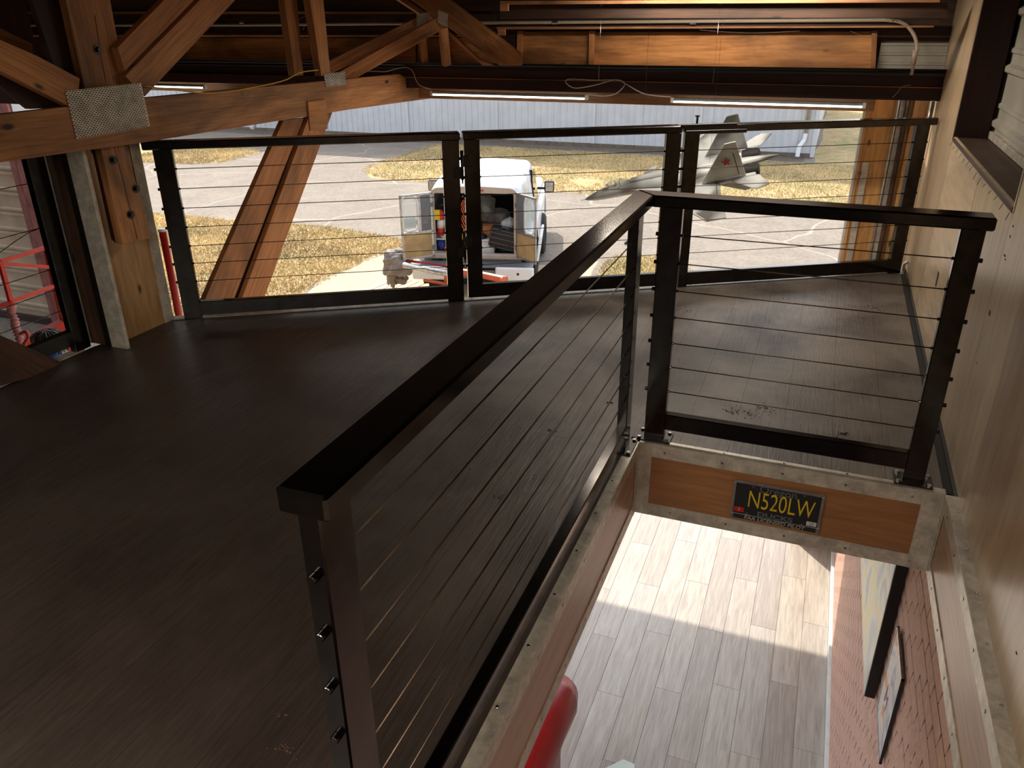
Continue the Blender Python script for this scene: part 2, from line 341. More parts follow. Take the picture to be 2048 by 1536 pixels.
# metal edge along the diagonal front of the loft
tb = thing('trim_1', 'bright folded metal strip along the diagonal front edge of the loft floor', None, A0, math.radians(31.4), kind='structure')
FB = WM[tb]
box('top_flange', (-.06, .004, 0), (4.42, .05, .004), 'galv', tb, FB, .0005)
box('face_flange', (-.06, .05, -.31), (4.42, .053, .004), 'galv', tb, FB, .0005)
for s_ in np.arange(.3, 4.3, .45): disc('screw', FB @ Vector((s_, .03, .004)), ZV, .005, .003, 'chrome', tb, 8)
# stair opening trims
def trimset(name, label, F, L, plymat, ends=(0, 0), zb=-.317):
    """F: x along the edge, y out of the opening, z up; face at y=0 seen from -y"""
    t = thing(name, label, None, F.translation, kind='structure', mat=F)
    box('plywood_panel', (.03, .003, zb+.02), (L-.03, .02, -.02), plymat, t, F, .0005)
    box('top_angle', (0, -.001, -.052), (L, .003, .002), 'galv', t, F, .0005); box('top_flange', (-.0, 0, .0005), (L, .038, .0035), 'galv', t, F, .0005)
    box('bottom_angle', (0, -.001, zb), (L, .003, zb+.055), 'galv', t, F, .0005)
    if ends[0]: box('corner_angle', (0, -.002, zb), (ends[0], .002, 0), 'galv', t, F, .0005)
    if ends[1]: box('corner_angle', (L-ends[1], -.002, zb), (L, .002, 0), 'galv', t, F, .0005)
    sc = None; k = .10
    while k < L:
        for (yy, zz, nn) in ((.0, -.026, (0, -1, 0)), (0, zb+.028, (0, -1, 0)), (.026, .0035, (0, 0, 1))):
            p = F @ Vector((k+(.04 if zz < -.1 else 0), yy-(.001 if zz < 0 else 0), zz)); n = (F.to_3x3() @ Vector(nn))
            if sc is None: sc = disc('screw', (0, 0, 0), ZV, .0048, .0022, 'chrome', t, 8, .0008)
            if sc.get('used'): dupmesh(sc, 'screw', t, frame(p, n.orthogonal(), n))
            else: sc['used'] = 1; place(sc, t, frame(p, n.orthogonal(), n))
        k += .215
    return t
trimset('trim_2', 'far face of the stair opening, tan plywood framed in galvanised angle', Matrix.Translation((XO0, YO, 0)), XO1-XO0, 'fascia_dark', (.052, .068))
trimset('trim_3', 'left face of the stair opening, plywood strip with riveted metal edges', frame((XO0, -1.2, 0), (0, 1, 0), (0, 0, 1)), YO+1.2, 'ply_fascia', (0, .03))
FR = frame((XO1, YO, 0), (0, -1, 0), (0, 0, 1))
t = trimset('trim_4', 'right face of the stair opening beside the wall, plywood with metal edges', FR, YO+1.2, 'ply_fascia', (.03, 0))
# right wall with the window recess
wr = thing('wall_right', 'light varnished plywood wall on the right with a deep recess', None, (XW, 0, 0), kind='structure')
YJ = 6.25; WY0, WY1, WZ = 2.95, 4.665, .925
for (y0, y1, z0, z1) in ((-2., 1.32, -.012, 1.9), (1.324, 2.55, -.012, 1.9), (2.554, WY0, -.012, 1.9), (WY0+.001, 3.7, -.012, WZ), (3.704, WY1, -.012, WZ), (WY1+.001, 5.72, -.012, 1.9), (5.722, YJ+.02, -.32, 1.1)):
    box('plywood_panel', (XW, y0, z0), (XW+.014, y1, z1), 'ply_wall', wr, bevel=.001)
box('lining_board', (XW-.004, WY1-.002, WZ-.02), (XW+.15, WY1+.02, 1.9), 'timber_dark', wr)
box('sill_board', (XW-.004, WY0, WZ-.022), (XW+.20, WY1, WZ-.002), 'timber_old', wr)
box('lining_board', (XW-.002, WY0-.02, WZ-.02), (XW+.16, WY0, 1.9), 'ply_wall', wr)
box('cladding_rail', (XW+.15, WY0, WZ), (XW+.17, WY1, WZ+.035), 'galv', wr)
prof = []
z = WZ-.05; k = 0
while z < 1.9:
    for dz, dx in ((0, 0), (.10, 0), (.112, -.018), (.135, -.018), (.147, 0), (.19, 0), (.197, -.008), (.213, -.008), (.22, 0)): prof.append((z+dz, dx))
    z += .25
vs = [(XW+.17+dx, y, zz) for zz, dx in prof for y in (WY0-.1, WY1+.5)]
obj('ribbed_cladding', vs, [(2*i, 2*i+1, 2*i+3, 2*i+2) for i in range(len(prof)-1)], 'siding_grey', wr)
box('dark_floor_joint', (.572, -2, -.006), (XW, 5.42, .0015), 'black_steel', wr, bevel=0)
box('outer_sheathing', (XW+.22, -2.2, G), (XW+.25, YJ+.02, 1.9), 'timber_old', wr)
for i in range(14):      # splinters round the recess and holes in the wall
    y = 2.97+i*.13; tube('splinter', [(XW-.004, y, WZ-.02-.01*random.random()), (XW-.012, y+.01*random.uniform(-1, 1), WZ-.035-.02*random.random())], .0012, 'timber_dark', wr, n=4)
for (x, y, x2, y2) in ((1877, 542, 1872, 575), (2027, 450, 2026, 455), (2021, 470, 2020, 476), (2009, 508, 2010, 514), (2010, 517, 2011, 521), (1980, 620, 1979, 632), (1953, 724, 1954, 728), (2033, 1303, 2033, 1309)):
    a = P(x, y, 'x', XW); b = P(x2, y2, 'x', XW); box('nick', (XW-.001, min(a.y, b.y)-.002, min(a.z, b.z)), (XW+.002, max(a.y, b.y)+.002, max(a.z, b.z)), 'dark', wr, bevel=0)
# wall beyond the header (triangular plywood) and below the loft
pprism('plywood_panel', [(1890, -10), (1868, 45), (1845, 90), (1838, 148), (1892, 152), (1915, 60), (1930, -10)], 'x', XW+.002, .012, 'ply_wall', wr)
lw = thing('wall_lower', 'pink brown brick-look wall of the room below, seen through the stair opening', None, (.552, 0, G), kind='structure')
box('mortar_bed', (.5536, -1.5, G), (.575, 6.24, -.30), 'mortar', lw, bevel=0)
BH, BL = .0735, .1985
bricks = []
for r in range(33):
    for q in range(40):
        y0 = -.9+q*BL+(r % 2)*.5*BL; z1 = -.322-r*BH
        if z1-BH < G or y0+BL > 6.24: continue
        bricks.append((y0, z1))
bricks = [b for b in bricks if b[0] > 1.45]
def dist(b): return (b[0])**2+(b[1]-CAMH)**2
bricks.sort(key=dist)
def brickshape(y0, z1, seed):
    r = random.Random(seed); t = .552+r.uniform(-.0003, .0003); tilt = .005*r.random()
    return [(t-.001, y0+.004, z1-BH+.011), (t-.001, y0+BL-.005, z1-BH+.011), (t+.0004, y0+BL-.006, z1-.003), (t+.0004, y0+.005, z1-.003)]
proto = []
for k in range(3):
    tl = .0004*k
    proto.append(obj('brick', [(-.003+tl*.5, .004, -BH+.011), (-.003+tl*.5, BL-.005, -BH+.011), (.002, BL-.007, -.004), (.002, .005, -.003), (.006, .004, -BH+.011), (.006, BL-.005, -BH+.011), (.006, BL-.007, -.004), (.006, .005, -.004)], BF, 'brick', lw, Matrix.Translation((.552, bricks[k][0], bricks[k][1]))))
for i, (y0, z1) in enumerate(bricks[3:300]): dupmesh(proto[i % 3], 'brick', lw, Matrix.Translation(((.552+random.uniform(-.0003, .0003)), y0, z1)))
vs = []; fs = []
for i, (y0, z1) in enumerate(bricks[300:]):
    b = len(vs); f = brickshape(y0, z1, i); vs += f+[(.565, y, z) for _, y, z in f]; fs += [tuple(b+k for k in q) for q in BF]
tagit(obj('far_bricks', vs, fs, 'brick', lw), kind='stuff')
box('baseboard', (.530, 3.2, G), (.552, 6.24, G+.07), 'white_matt', lw)
# lower floor planks
lf = thing('floor_lower', 'pale grey brown vinyl plank floor of the room below the loft', None, (0, 0, G), kind='structure')
box('floor_slab', (-13, -3, G-.1), (.55, 6.3, G-.006), 'concrete', lf, bevel=0)
for i in range(0, 12):
    x1 = .53-i*.183; st = (i*.43) % 1*1.22
    for j in range(-1, 5):
        y0, y1 = max(2.2, 1.5+j*1.22+st), min(6.3, 1.5+(j+1)*1.22+st)
        if y1-y0 > .05: box('plank', (x1-.182, y0+.0008, G-.006), (x1-.001, y1-.0008, G), 'vinyl', lf, bevel=.0006)
# roof and closing walls, all seen edge-on or not at all
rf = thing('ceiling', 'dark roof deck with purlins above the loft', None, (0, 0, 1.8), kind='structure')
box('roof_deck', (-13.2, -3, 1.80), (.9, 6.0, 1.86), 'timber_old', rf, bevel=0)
wb = box('wall_back', (-13.2, -3.05, G), (.9, -3, 1.8), 'dark', kind='structure')
wl = box('wall_left', (-13.25, -3, G), (-13.2, 5.7, 1.8), 'dark', kind='structure')
wf = thing('wall_front', 'front wall above the hangar door opening, plywood panels and dark boards', None, (0, 5.75, 1), kind='structure')
box('sheathing', (-13.2, 5.80, 1.06), (.9, 5.83, 1.86), 'timber_old', wf, bevel=0)
for a, b in ((1040, 1181), (1183, 1745)): pprism('plywood_panel', [(a, 64), (b, 63), (b, 138), (a, 138)], 'y', 5.70, .012, 'ply_orange', wf)
for a, b in ((-260, 60), (64, 330), (334, 585), (590, 830), (835, 1000)): pprism('plywood_panel', [(a, 76), (b, 76), (b, 140), (a, 140)], 'y', 5.70, .012, 'ply_orange', wf)
for x in (590, 1038, 1182, 1748): pprism('stud', [(x-4, 62), (x+7, 62), (x+3, 139), (x-6, 139)], 'y', 5.67, .03, 'timber', wf)
pprism('stud', [(1000, 60), (1030, 60), (1030, 135), (1004, 135)], 'y', 5.68, .03, 'timber_dark', wf)
t_ = P(1762, 88, 'y', 5.74); b_ = P(1830, 140, 'y', 5.74); zz = b_.z-.06; pr = []
while zz < t_.z: pr += [(zz, 0), (zz+.03, 0), (zz+.034, .008), (zz+.045, .008), (zz+.049, 0)]; zz += .055
obj('ribbed_cladding', [(x, 5.75-d, z) for z, d in pr for x in (t_.x, XW)], [(2*i, 2*i+1, 2*i+3, 2*i+2) for i in range(len(pr)-1)], 'siding_grey', wf)
def purlin(px0, px1, y0, y1, Y, mat, name='purlin', th=.04):
    pprism(name, [(px0, y0[0]), (px1, y0[1]), (px1, y1[1]), (px0, y1[0])], 'y', Y, th, mat, rf)
purlin(1000, 1895, (8, 6), (37, 36), 5.0, 'timber_old'); purlin(1000, 1880, (2, -2), (9, 5), 4.96, 'lit_strip', 'lit_strip', .035)  # pale strips here and below stand in for purlin edges catching light
purlin(1000, 1880, (40, 38), (54, 51), 5.62, 'timber_old'); purlin(993, 1868, (54, 51), (59, 55), 5.58, 'lit_strip', 'lit_strip', .03)
purlin(-300, 1000, (-8, -8), (22, 22), 5.66, 'timber_old'); purlin(-300, 860, (23, 23), (28, 28), 5.64, 'lit_strip', 'lit_strip', .035)
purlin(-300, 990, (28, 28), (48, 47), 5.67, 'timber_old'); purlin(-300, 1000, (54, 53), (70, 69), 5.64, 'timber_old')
purlin(-300, 960, (70, 70), (74, 74), 5.60, 'lit_strip', 'lit_strip', .03)
for (x0, x1, yy) in ((1000, 1016, 8), (995, 1010, 57)): pprism('joist_stub', [(x0, yy), (x1, yy), (x1, yy+14), (x0, yy+14)], 'y', 4.94 if yy < 20 else 5.56, .02, 'lit_strip', rf)
# header beam over the door opening
hd = thing('trim_5', 'dark red brown double header beam across the door opening', None, (-1.4, 5.6, 1.0), kind='structure')
def hz(x, y): return P(x, y, 'y', 5.62).z
zt, zm, zb = hz(1500, 147), hz(1500, 167), hz(1500, 190)
box('upper_board', (-3.15, 5.625, zm), (XW, 5.70, zt), 'timber_dark', hd); box('lower_board', (-3.06, 5.60, zb-.008), (XW+.0, 5.69, zm-.006), 'timber_dark', hd)
box('lit_lip', (-3.1, 5.604, zm-.006), (XW, 5.66, zm), 'lit_strip', hd, bevel=.0005)  # pale strip paints the light caught on the header's lip
box('door_track', (-7, 5.60, zt), (XW, 5.68, zt+.022), 'black_steel', hd); tube('track_rod', [(-7, 5.595, zt+.030), (XW, 5.595, zt+.03)], .012, 'black_steel', hd)
box('upper_board', (-13, 5.63, zm), (-3.16, 5.70, zt), 'timber_dark', hd); box('lower_board', (-13, 5.61, zb-.008), (-3.2, 5.69, zm-.006), 'timber_dark', hd)
zs = P(1500, 216, 'y', 5.80).z
box('soffit_board', (-13, 5.80, zs), (.24, 5.83, zb+.06), 'fascia_dark', hd)
# bifold door, folded up outside
dr = thing('door_1', 'folded-up hangar door held above the opening outside', None, (-5, 6.6, .9), kind='structure')
box('door_leaf', (-13, 6.45, .88), (.3, 7.35, .93), 'siding', dr); box('door_leaf', (-13, 5.86, 1.04), (.3, 7.35, 1.09), 'siding', dr)
# right jamb of the door opening
jm = thing('trim_6', 'right jamb of the hangar door, orange plywood with pipes and flashing', None, (.4, 5.7, 0), kind='structure')
YJ = 6.25
def vstrip(name, x0, x1, yref, mat, Y=YJ, th=.02, z0=G, z1=1.16, par=None):
    a = P(x0, yref, 'y', Y).x; b = P(x1, yref, 'y', Y).x; return box(name, (a, Y, z0), (b, Y+th, z1), mat, par or jm)
vstrip('door_edge', 1714, 1719, 300, 'white_matt', YJ-.01); vstrip('edge_board', 1719, 1725, 300, 'ply', YJ-.01)
vstrip('plywood_panel', 1724, 1780, 300, 'ply_jamb', YJ, .015, .15); vstrip('plywood_panel', 1724, 1780, 300, 'ply_jamb', YJ, .015, G, .147)
vstrip('galvanised_angle', 1709, 1722, 420, 'galv', YJ-.02, .008, -.8, P(1728, 325, 'y', YJ-.02).z)
a_ = P(1780, 300, 'y', YJ-.03); tube('conduit', [(a_.x, YJ-.03, -1.2), (a_.x, YJ-.03, 1.1)], .008, 'alu', jm)
vstrip('flashing', 1784, 1794, 300, 'galv', YJ-.01, .006); a_ = P(1798, 300, 'y', YJ-.03); tube('pipe', [(a_.x, YJ-.035, -1.2), (a_.x, YJ-.035, 1.1)], .016, 'timber_old', jm)
vstrip('plywood_panel', 1800, 1862, 300, 'ply_jamb', YJ+.005, .015)
vstrip('plastic_strip', 1824, 1831, 300, 'white_matt', YJ-.01, .006, -.6, .7)
box('stud', (.50, YJ-.04, G), (XW, YJ, 1.1), 'ply', jm)
tube('grey_pole', [(XW-.02, 5.75, -.3), (XW-.02, 5.75, 1.0)], .012, 'galv', jm)
box('jamb_return', (P(1714, 300, 'y', YJ).x, YJ+.025, G), (XW+.2, YJ+.12, 1.1), 'siding', jm)
tagit(tube('armoured_cable', spline([P(x, y, 'y', 5.47) for x, y in ((1806, 545), (1808, 530), (1815, 524), (1826, 521))], 6), .010, 'alu', n=8), 'short armoured cable curling at the base of the right railing post', 'cable')
text('lettering', '11', .035, 'dark', jm, frame(P(1719, 347, 'y', YJ-.022), (1, 0, 0), (0, -1, 0)))
# =================================================================== CORNER COLUMN at the left
cc = thing('trim_7', 'plywood-clad corner column with galvanised edge angles at the left of the loft', None, (-3.21, 2.92, 0), kind='structure')
box('plywood_panel', (-3.225, 2.775, 0), (-3.21, 3.085, 1.02), 'ply', cc, bevel=.001)
box('core', (-3.33, 2.76, -.3), (-3.226, 3.09, 1.0), 'timber_old', cc)
box('right_angle', (-3.212, 3.060, 0), (-3.206, 3.125, 1.02), 'galv', cc, bevel=.0006); box('right_angle_return', (-3.26, 3.118, 0), (-3.206, 3.125, 1.02), 'galv', cc, bevel=.0006)
box('left_angle', (-3.212, 2.72, 0), (-3.205, 2.785, 1.02), 'galv', cc, bevel=.0006)
for nm, x0, x1, mt, Yc in (('torn_metal_edge', 121, 131, 'galv', 2.700), ('side_board', 129, 161, 'timber_old', 2.704), ('dark_metal_edge', 160, 173, 'black_steel', 2.700), ('left_angle_return', 172, 203.5, 'galv', 2.698)):
    xa = P(x0, 475, 'y', Yc).x; xb = P(x1, 475, 'y', Yc).x; box(nm, (xa, Yc, 0), (xb, Yc+.02, 1.0), mt, cc, bevel=.0006)
# =================================================================== TRUSS (stands in the plane x = about -3)
XT = -3.02
tr = thing('roof_truss', 'heavy orange brown timber roof truss with gusset plates, left of the front railing', 'truss', (XT, 3, 1))
bc = pprism('bottom_chord', [(-120, 342), (0, 325), (280, 286), (700, 219), (861, 197), (861, 187), (800, 148), (300, 195), (0, 229), (-120, 240)], 'x', XT, .045, 'timber', tr)
pprism('post', [(128, -15), (218, -15), (252, 170), (252, 300), (305, 476), (245, 489), (205, 310), (172, 190)], 'x', XT-.047, .04, 'timber', tr, along=ZV)
pprism('post', [(60, -15), (130, -15), (160, 180), (205, 300), (240, 487), (232, 480), (195, 310), (130, 200)], 'x', XT-.10, .03, 'timber_dark', tr, along=ZV)
tube('crack', [P(x, y, 'x', XT-.046) for x, y in ((190, 30), (200, 100), (212, 165))], .0009, 'dark', tr, n=4)
tube('crack', [P(x, y, 'x', XT-.046) for x, y in ((228, 290), (246, 360), (275, 478))], .0009, 'dark', tr, n=4)
box('rear_column', (-3.62, 2.60, 1.16), (-3.30, 2.75, 1.8), 'timber_dark', tr)
pprism('diagonal', [(235, 95), (340, -12), (400, -12), (250, 143)], 'x', XT-.01, .04, 'timber', tr)
pprism('diagonal', [(250, 152), (412, -12), (482, -12), (290, 193)], 'x', XT, .04, 'timber', tr)
pprism('diagonal', [(-60, 45), (0, 79), (75, 112), (160, 157), (158, 180), (137, 212), (0, 142), (-60, 112)], 'x', XT, .04, 'timber', tr)
pprism('diagonal', [(-60, 22), (0, 55), (65, 88), (68, 108), (-60, 60)], 'x', XT-.25, .04, 'timber', tr)
pprism('diagonal', [(-60, 120), (0, 148), (140, 215), (60, 218), (0, 170), (-60, 150)], 'x', XT-.06, .03, 'timber_dark', tr)
# outer brace of two boards, running down outside the railing
pprism('brace', [(608, 236), (567, 240), (385, 655), (446, 655)], 'x', -3.215, .035, 'timber_bright', tr)
pprism('brace', [(666, 222), (617, 236), (463, 655), (507, 655)], 'x', -3.20, .035, 'timber_bright', tr)
pprism('brace_core', [(625, 232), (600, 238), (430, 655), (480, 655)], 'x', -3.245, .03, 'timber_dark', tr)
pprism('gusset_block', [(616, 203), (652, 199), (656, 232), (655, 258), (640, 262), (621, 262)], 'x', XT+.012, .012, 'ply_orange', tr)
for a in ([(568, -12), (593, -12), (607, 150), (590, 152)], [(618, -12), (646, -12), (661, 148), (643, 152)]): pprism('web', a, 'x', XT+.0 if a[0][0] > 600 else XT-.12, .05, 'timber', tr, along=ZV)
# web members from the chord joint to the roof and the raking chord, in a plane set back by the header
J2 = 5.45
def seg(name, p0, p1, w, th, n, mat, par):
    p0 = Vector(p0); p1 = Vector(p1); d = (p1-p0); F = frame((p0+p1)/2, d, n); h = d.length/2
    return box(name, (-h, -w/2, -th/2), (h, w/2, th/2), mat, par, F)
def webseg(name, a, b, Ya, Yb, w, mat='timber', th=.04):
    p0 = P(a[0], a[1], 'y', Ya); p1 = P(b[0], b[1], 'y', Yb); seg(name, p0, p1, w, th, (.75, -.65, .1), mat, tr)
webseg('web', (668, 165), (882, 45), 5.0, 5.42, .085); webseg('web', (648, 140), (868, 32), 5.05, 5.5, .08, 'timber')
pprism('raking_chord', [(826, -5), (893, -5), (1041, 108), (1041, 131), (1007, 131)], 'y', 5.46, .04, 'timber', tr); pprism('chord_edge', [(816, -5), (826, -5), (1007, 131), (999, 131)], 'y', 5.465, .05, 'lit_strip', tr); pprism('raking_chord', [(880, 46), (960, 120), (990, 131), (965, 131), (872, 50)], 'y', 5.58, .03, 'lit_strip', tr)  # pale edge strip paints the lit underside of the raking chord
webseg('web', (886, 55), (893, 130), 5.46, 5.56, .06); webseg('web', (842, 60), (850, 128), 5.56, 5.62, .05, 'timber')
webseg('raking_chord', (780, -15), (845, 28), 5.5, 5.55, .03, 'lit_strip')
# perforated gusset plates
def nailplate(px, nx, ny, x=XT):
    a, b, c, d = [P(q[0], q[1], 'x', x+.004) for q in px]    # TL TR BR BL
    pl = prism('gusset_plate', [a, b, c, d], (-1, 0, 0), .003, 'galv', tr, bevel=0)
    vs = []; fs = []
    for j in range(ny):
        for i in range(nx):
            u = (i+.25+.5*(j % 2))/nx; v = (j+.5)/ny
            if u > .97: continue
            p = a.lerp(b, u).lerp(d.lerp(c, u), v); du = (b-a)/nx*.30; dv = (d-a)/ny*.24
            k = len(vs)
            for e in (.0012, -.001): vs += [p-du-dv+XV*e, p+du-dv+XV*e, p+du+dv+XV*e, p-du+dv+XV*e]
            fs += [tuple(k+q for q in f) for f in BF]
    o = obj('plate_slots', vs, fs, 'dark', pl); o['kind'] = 'stuff'
nailplate([(131, 182), (282, 166), (300, 252), (154, 278)], 25, 26)
nailplate([(648, 148), (690, 143), (692, 169), (652, 174)], 8, 9)
for q in ([(833, 28), (860, 25), (852, 46), (834, 55)], [(876, 20), (896, 28), (894, 55), (875, 45)]): prism('gusset_plate', [P(x, y, 'y', 5.38) for x, y in q], (0, 1, 0), .003, 'galv', tr, bevel=0)
def bolt(x, y, X):
    c = P(x, y, 'x', X); w = disc('washer', c, XV, .021, .003, 'black_steel', tr, 20); w2 = disc('bolt_head', c+XV*.003, XV, .012, .011, 'black_steel', tr, 6, .001)
for x, y, X in ((195, 99, XT-.047), (226, 320, XT-.047), (272, 377, XT-.047), (261, 429, XT-.047)): bolt(x, y, X)
# lower left brace foot standing on the floor
lb = thing('floor_brace', 'dark timber brace foot resting on the loft floor at the far left', 'brace', (-3.28, 2.3, 0))
pprism('board', [(130, 727), (112, 744), (0, 771), (-260, 640), (-260, 545), (0, 670)], 'x', -3.27, .04, 'timber_old', lb)
# =================================================================== RAILINGS
HT = .9
def knob(F, p, n, par):
    q = F @ Vector(p); nn = F.to_3x3() @ Vector(n); return disc('cable_fitting', q, nn, .0075, .012, 'black', par, 10, .001)
CZ = [.205, .305, .40, .50, .60, .70, .80]
def railing(name, label, F, posts, cap, bottom, group=None, bases=True, capw=.08, th=.036, legs=None, cat='railing', capz=.90, cablemat='cable', crange=None):
    """F: x along the run, y across it; posts = [(s0,s1,z0)], cap=(s0,s1), bottom=[(s0,s1,z0,z1)]"""
    r = thing(name, label, cat, F.translation, group=group, mat=F)
    for s0, s1, z0 in posts:
        box('post', (s0, -th/2, z0), (s1, th/2, capz), 'black', r, F, .003)
        if bases:
            m_ = (s0+s1)/2; pl = box('base_plate', (s0-.028, -.045, 0), (s1+.028, .045, .008), 'black_steel', r, F, .001)
            for dx in (-1, 1):
                for dy in (-1, 1): disc('bolt_head', F @ Vector((m_+dx*((s1-s0)/2+.015), dy*.033, .008)), ZV, .008, .008, 'chrome', pl, 6)
    if cap: box('cap_rail', (cap[0], -capw/2, capz), (cap[1], capw/2, capz+.04), 'black', r, F, .005)
    for s0, s1, z0, z1 in bottom: box('bottom_rail', (s0, -th/2, z0), (s1, th/2, z1), 'black', r, F, .003)
    c0, c1 = crange or (posts[0][0], posts[-1][1])
    for z in CZ:
        tube('cable', [F @ Vector((c0, 0, z)), F @ Vector((c1, 0, z))], .0022, cablemat, r, n=6)
        for s in (c0, c1): knob(F, (s, 0, z), (-1 if s == c0 else 1, 0, 0), r)
        for s in (posts[0][1], posts[-1][0]): disc('cable_fitting', F @ Vector((s, 0, z)), F.to_3x3() @ Vector((1 if s == posts[0][1] else -1, 0, 0)), .005, .006, 'black', r, 8)
    return r
FF = Matrix.Translation(A0+Vector((0, 0, 0))) @ Matrix.Rotation(math.radians(31.4), 4, 'Z') @ Matrix.Translation((0, .016, 0))
FL = railing('front_railing', 'black cable railing panel at the front edge, between plywood column and gate', FF, [(.063, .155, 0), (1.514, 1.605, 0)], (.02, 1.61), [(.15, 1.52, .017, .094)], 'cable railings', bases=False)
gt = railing('gate', 'black cable gate in the front railing, hung on two hinges at its left post', FF, [(1.631, 1.716, .018), (2.765, 2.852, .018)], (1.626, 2.845), [(1.71, 2.77, .018, .095)], None, bases=False, cat='gate')
for z in (.32, .76):
    hp = tube('hinge', [FF @ Vector((1.618, -.018, z-.07)), FF @ Vector((1.618, -.018, z+.07))], [.008, .008], 'black_steel', gt, n=10)
    tube('hinge_pin', [FF @ Vector((1.618, -.018, z-.09)), FF @ Vector((1.618, -.018, z+.085))], [.004, .010], 'black_steel', hp, n=8)
    box('hinge_leaf', (1.615, -.022, z+.0), (1.66, -.014, z+.06), 'black_steel', hp, FF); box('hinge_leaf', (1.575, -.022, z-.06), (1.618, -.014, z-.0), 'black_steel', hp, FF)
FRR = railing('front_railing', 'black cable railing panel between gate and right wall', FF, [(2.874, 2.96, 0), (4.305, 4.39, 0)], (2.861, 4.42), [(2.955, 4.31, .012, .09)], 'cable railings', bases=False)
box('gate_latch', (2.83, -.05, .925), (3.16, -.042, .948), 'black_steel', gt, FF); disc('latch_pin', FF @ Vector((2.93, -.03, .94)), ZV, .006, .045, 'black_steel', gt, 10); disc('latch_knob', FF @ Vector((2.93, -.03, .985)), ZV, .013, .006, 'black_steel', gt, 12)
box('latch_bar', (2.86, -.056, .895), (3.22, -.05, .915), 'black_steel', gt, FF)
# stair railings
FS = frame((-.563, .69, 0), (0, 1, 0), (0, 0, 1))
cs = railing('stair_railing', 'black cable railing along the left side of the stair opening', FS, [(.015, .09, 0), (1.865, 1.94, 0)], None, [(.085, 1.87, .055, .11)], None)
prism('cap_rail', [(-.602, .694, .94), (-.524, .694, .94), (-.524, 2.668, .94), (-.602, 2.752, .94)], (0, 0, -1), .04, 'black', cs, bevel=.005, along=YV)
FT = Matrix.Translation((-.50, 2.712, 0))
ct = railing('stair_railing', 'black cable railing across the far end of the stair opening, up to the wall', FT, [(-.004, .072, 0), (.912, .98, 0)], None, [(.07, .915, .05, .115)], None)
prism('cap_rail', [(-.524, 2.668, .94), (.497, 2.668, .94), (.497, 2.752, .94), (-.602, 2.752, .94)], (0, 0, -1), .04, 'black', ct, bevel=.005, along=XV)
# left side railing, with one slack cable
FK = frame((-3.33, 2.665, 0), (0, -1, 0), (0, 0, 1))
lr = thing('side_railing', 'black cable railing left of the corner column with slack cables', 'railing', FK.translation, group='cable railings', mat=FK)
box('post', (0, -.02, 0), (.09, .02, 1.0), 'black', lr, FK, .003); box('post', (1.5, -.02, 0), (1.59, .02, .9), 'black', lr, FK, .003)
box('bottom_rail', (.085, -.02, .04), (1.5, .02, .115), 'black', lr, FK, .003)
for z in (.22, .325, .425, .622, .824): tube('cable', [FK @ Vector((.09, 0, z)), FK @ Vector((1.5, 0, z))], .0022, 'cable', lr, n=6)
tube('cable', [P(x, y, 'x', -3.33) for x, y in ((80, 456), (55, 467), (30, 483), (0, 505), (-40, 540))], .0022, 'cable', lr, n=6)
box('floor_strip', (.05, -.03, 0), (1.2, .03, .003), 'galv', lr, FK, .0005)
# =================================================================== LIGHTS AND WIRES
def striplight(x0, x1, Y, z, label):
    t = thing('strip_light', label, 'light', ((x0+x1)/2, Y, z), group=None)
    box('housing', (x0, Y-.018, z), (x1, Y+.018, z+.018), 'alu', t, bevel=.002); box('diffuser', (x0+.02, Y-.016, z-.012), (x1-.02, Y+.016, z), 'led', t, bevel=.003)
    for x in (x0, x1-.02): box('end_cap', (x, Y-.019, z-.014), (x+.02, Y+.019, z+.019), 'white_matt', t, bevel=.002)
    me = None
    for k in range(int((x1-x0-.06)/.012)):
        x = x0+.03+k*.012
        if me is None: me = box('cooling_fin', (x, Y-.021, z+.001), (x+.003, Y-.018, z+.017), 'alu', t, bevel=0); base_ = WM[me].copy(); xb = x
        else: dupmesh(me, 'cooling_fin', t, Matrix.Translation((x-xb, 0, 0)) @ base_)
    return t
YL = 5.58
a = P(862, 187, 'y', YL); b = P(1176, 193, 'y', YL); striplight(a.x, b.x, YL, (a.z+b.z)/2-.004, 'glowing strip light under the middle of the header beam, above the gate')
a = P(1342, 200, 'y', YL); b = P(1732, 210, 'y', YL); striplight(a.x, b.x, YL, (a.z+b.z)/2-.004, 'glowing strip light under the header beam near the right wall')
b = P(412, 174, 'y', YL+.05); striplight(b.x-1.22, b.x, YL+.05, b.z, 'glowing strip light mostly hidden behind the timber truss')
for k, ((x, y, z), e) in enumerate(FILL_LIGHTS): striplight(x-.61, x+.61, y, z, ['added unseen fill light on the roof above the stair railing end', 'added unseen fill light on the roof behind the viewer', 'added unseen fill light on the roof of the left bay', 'added unseen fill light on the roof above the loft floor', 'added unseen fill light under the loft behind the sofa', 'added unseen fill light under the loft near the door', 'added unseen fill light over the stairs'][k])  # housings for the fill lamps added out of view
def wire(name, label, px, Y, r=.0035, mat='white_wire'):
    o = tube(name, spline([P(x, y, 'y', Y) for x, y in px]), r, mat, n=6); tagit(o, label, 'wire'); return o
wire('wire', 'white wire dropping from the header to the middle strip light', [(700, 144), (740, 142), (770, 143), (790, 138), (812, 135), (825, 142), (832, 160), (842, 172), (862, 178)], 5.55)
wire('wire', 'white wire looped and tied between the two right strip lights', [(1176, 189), (1205, 192), (1230, 188), (1248, 172), (1245, 162), (1225, 160), (1190, 170), (1150, 176), (1132, 165), (1140, 158), (1190, 160), (1235, 160), (1252, 168), (1290, 188), (1342, 194)], 5.555)
wire('wire', 'thin white wire end hanging at the right end of the header', [(1822, 170), (1805, 173), (1795, 185), (1785, 195)], 5.57, .0018)
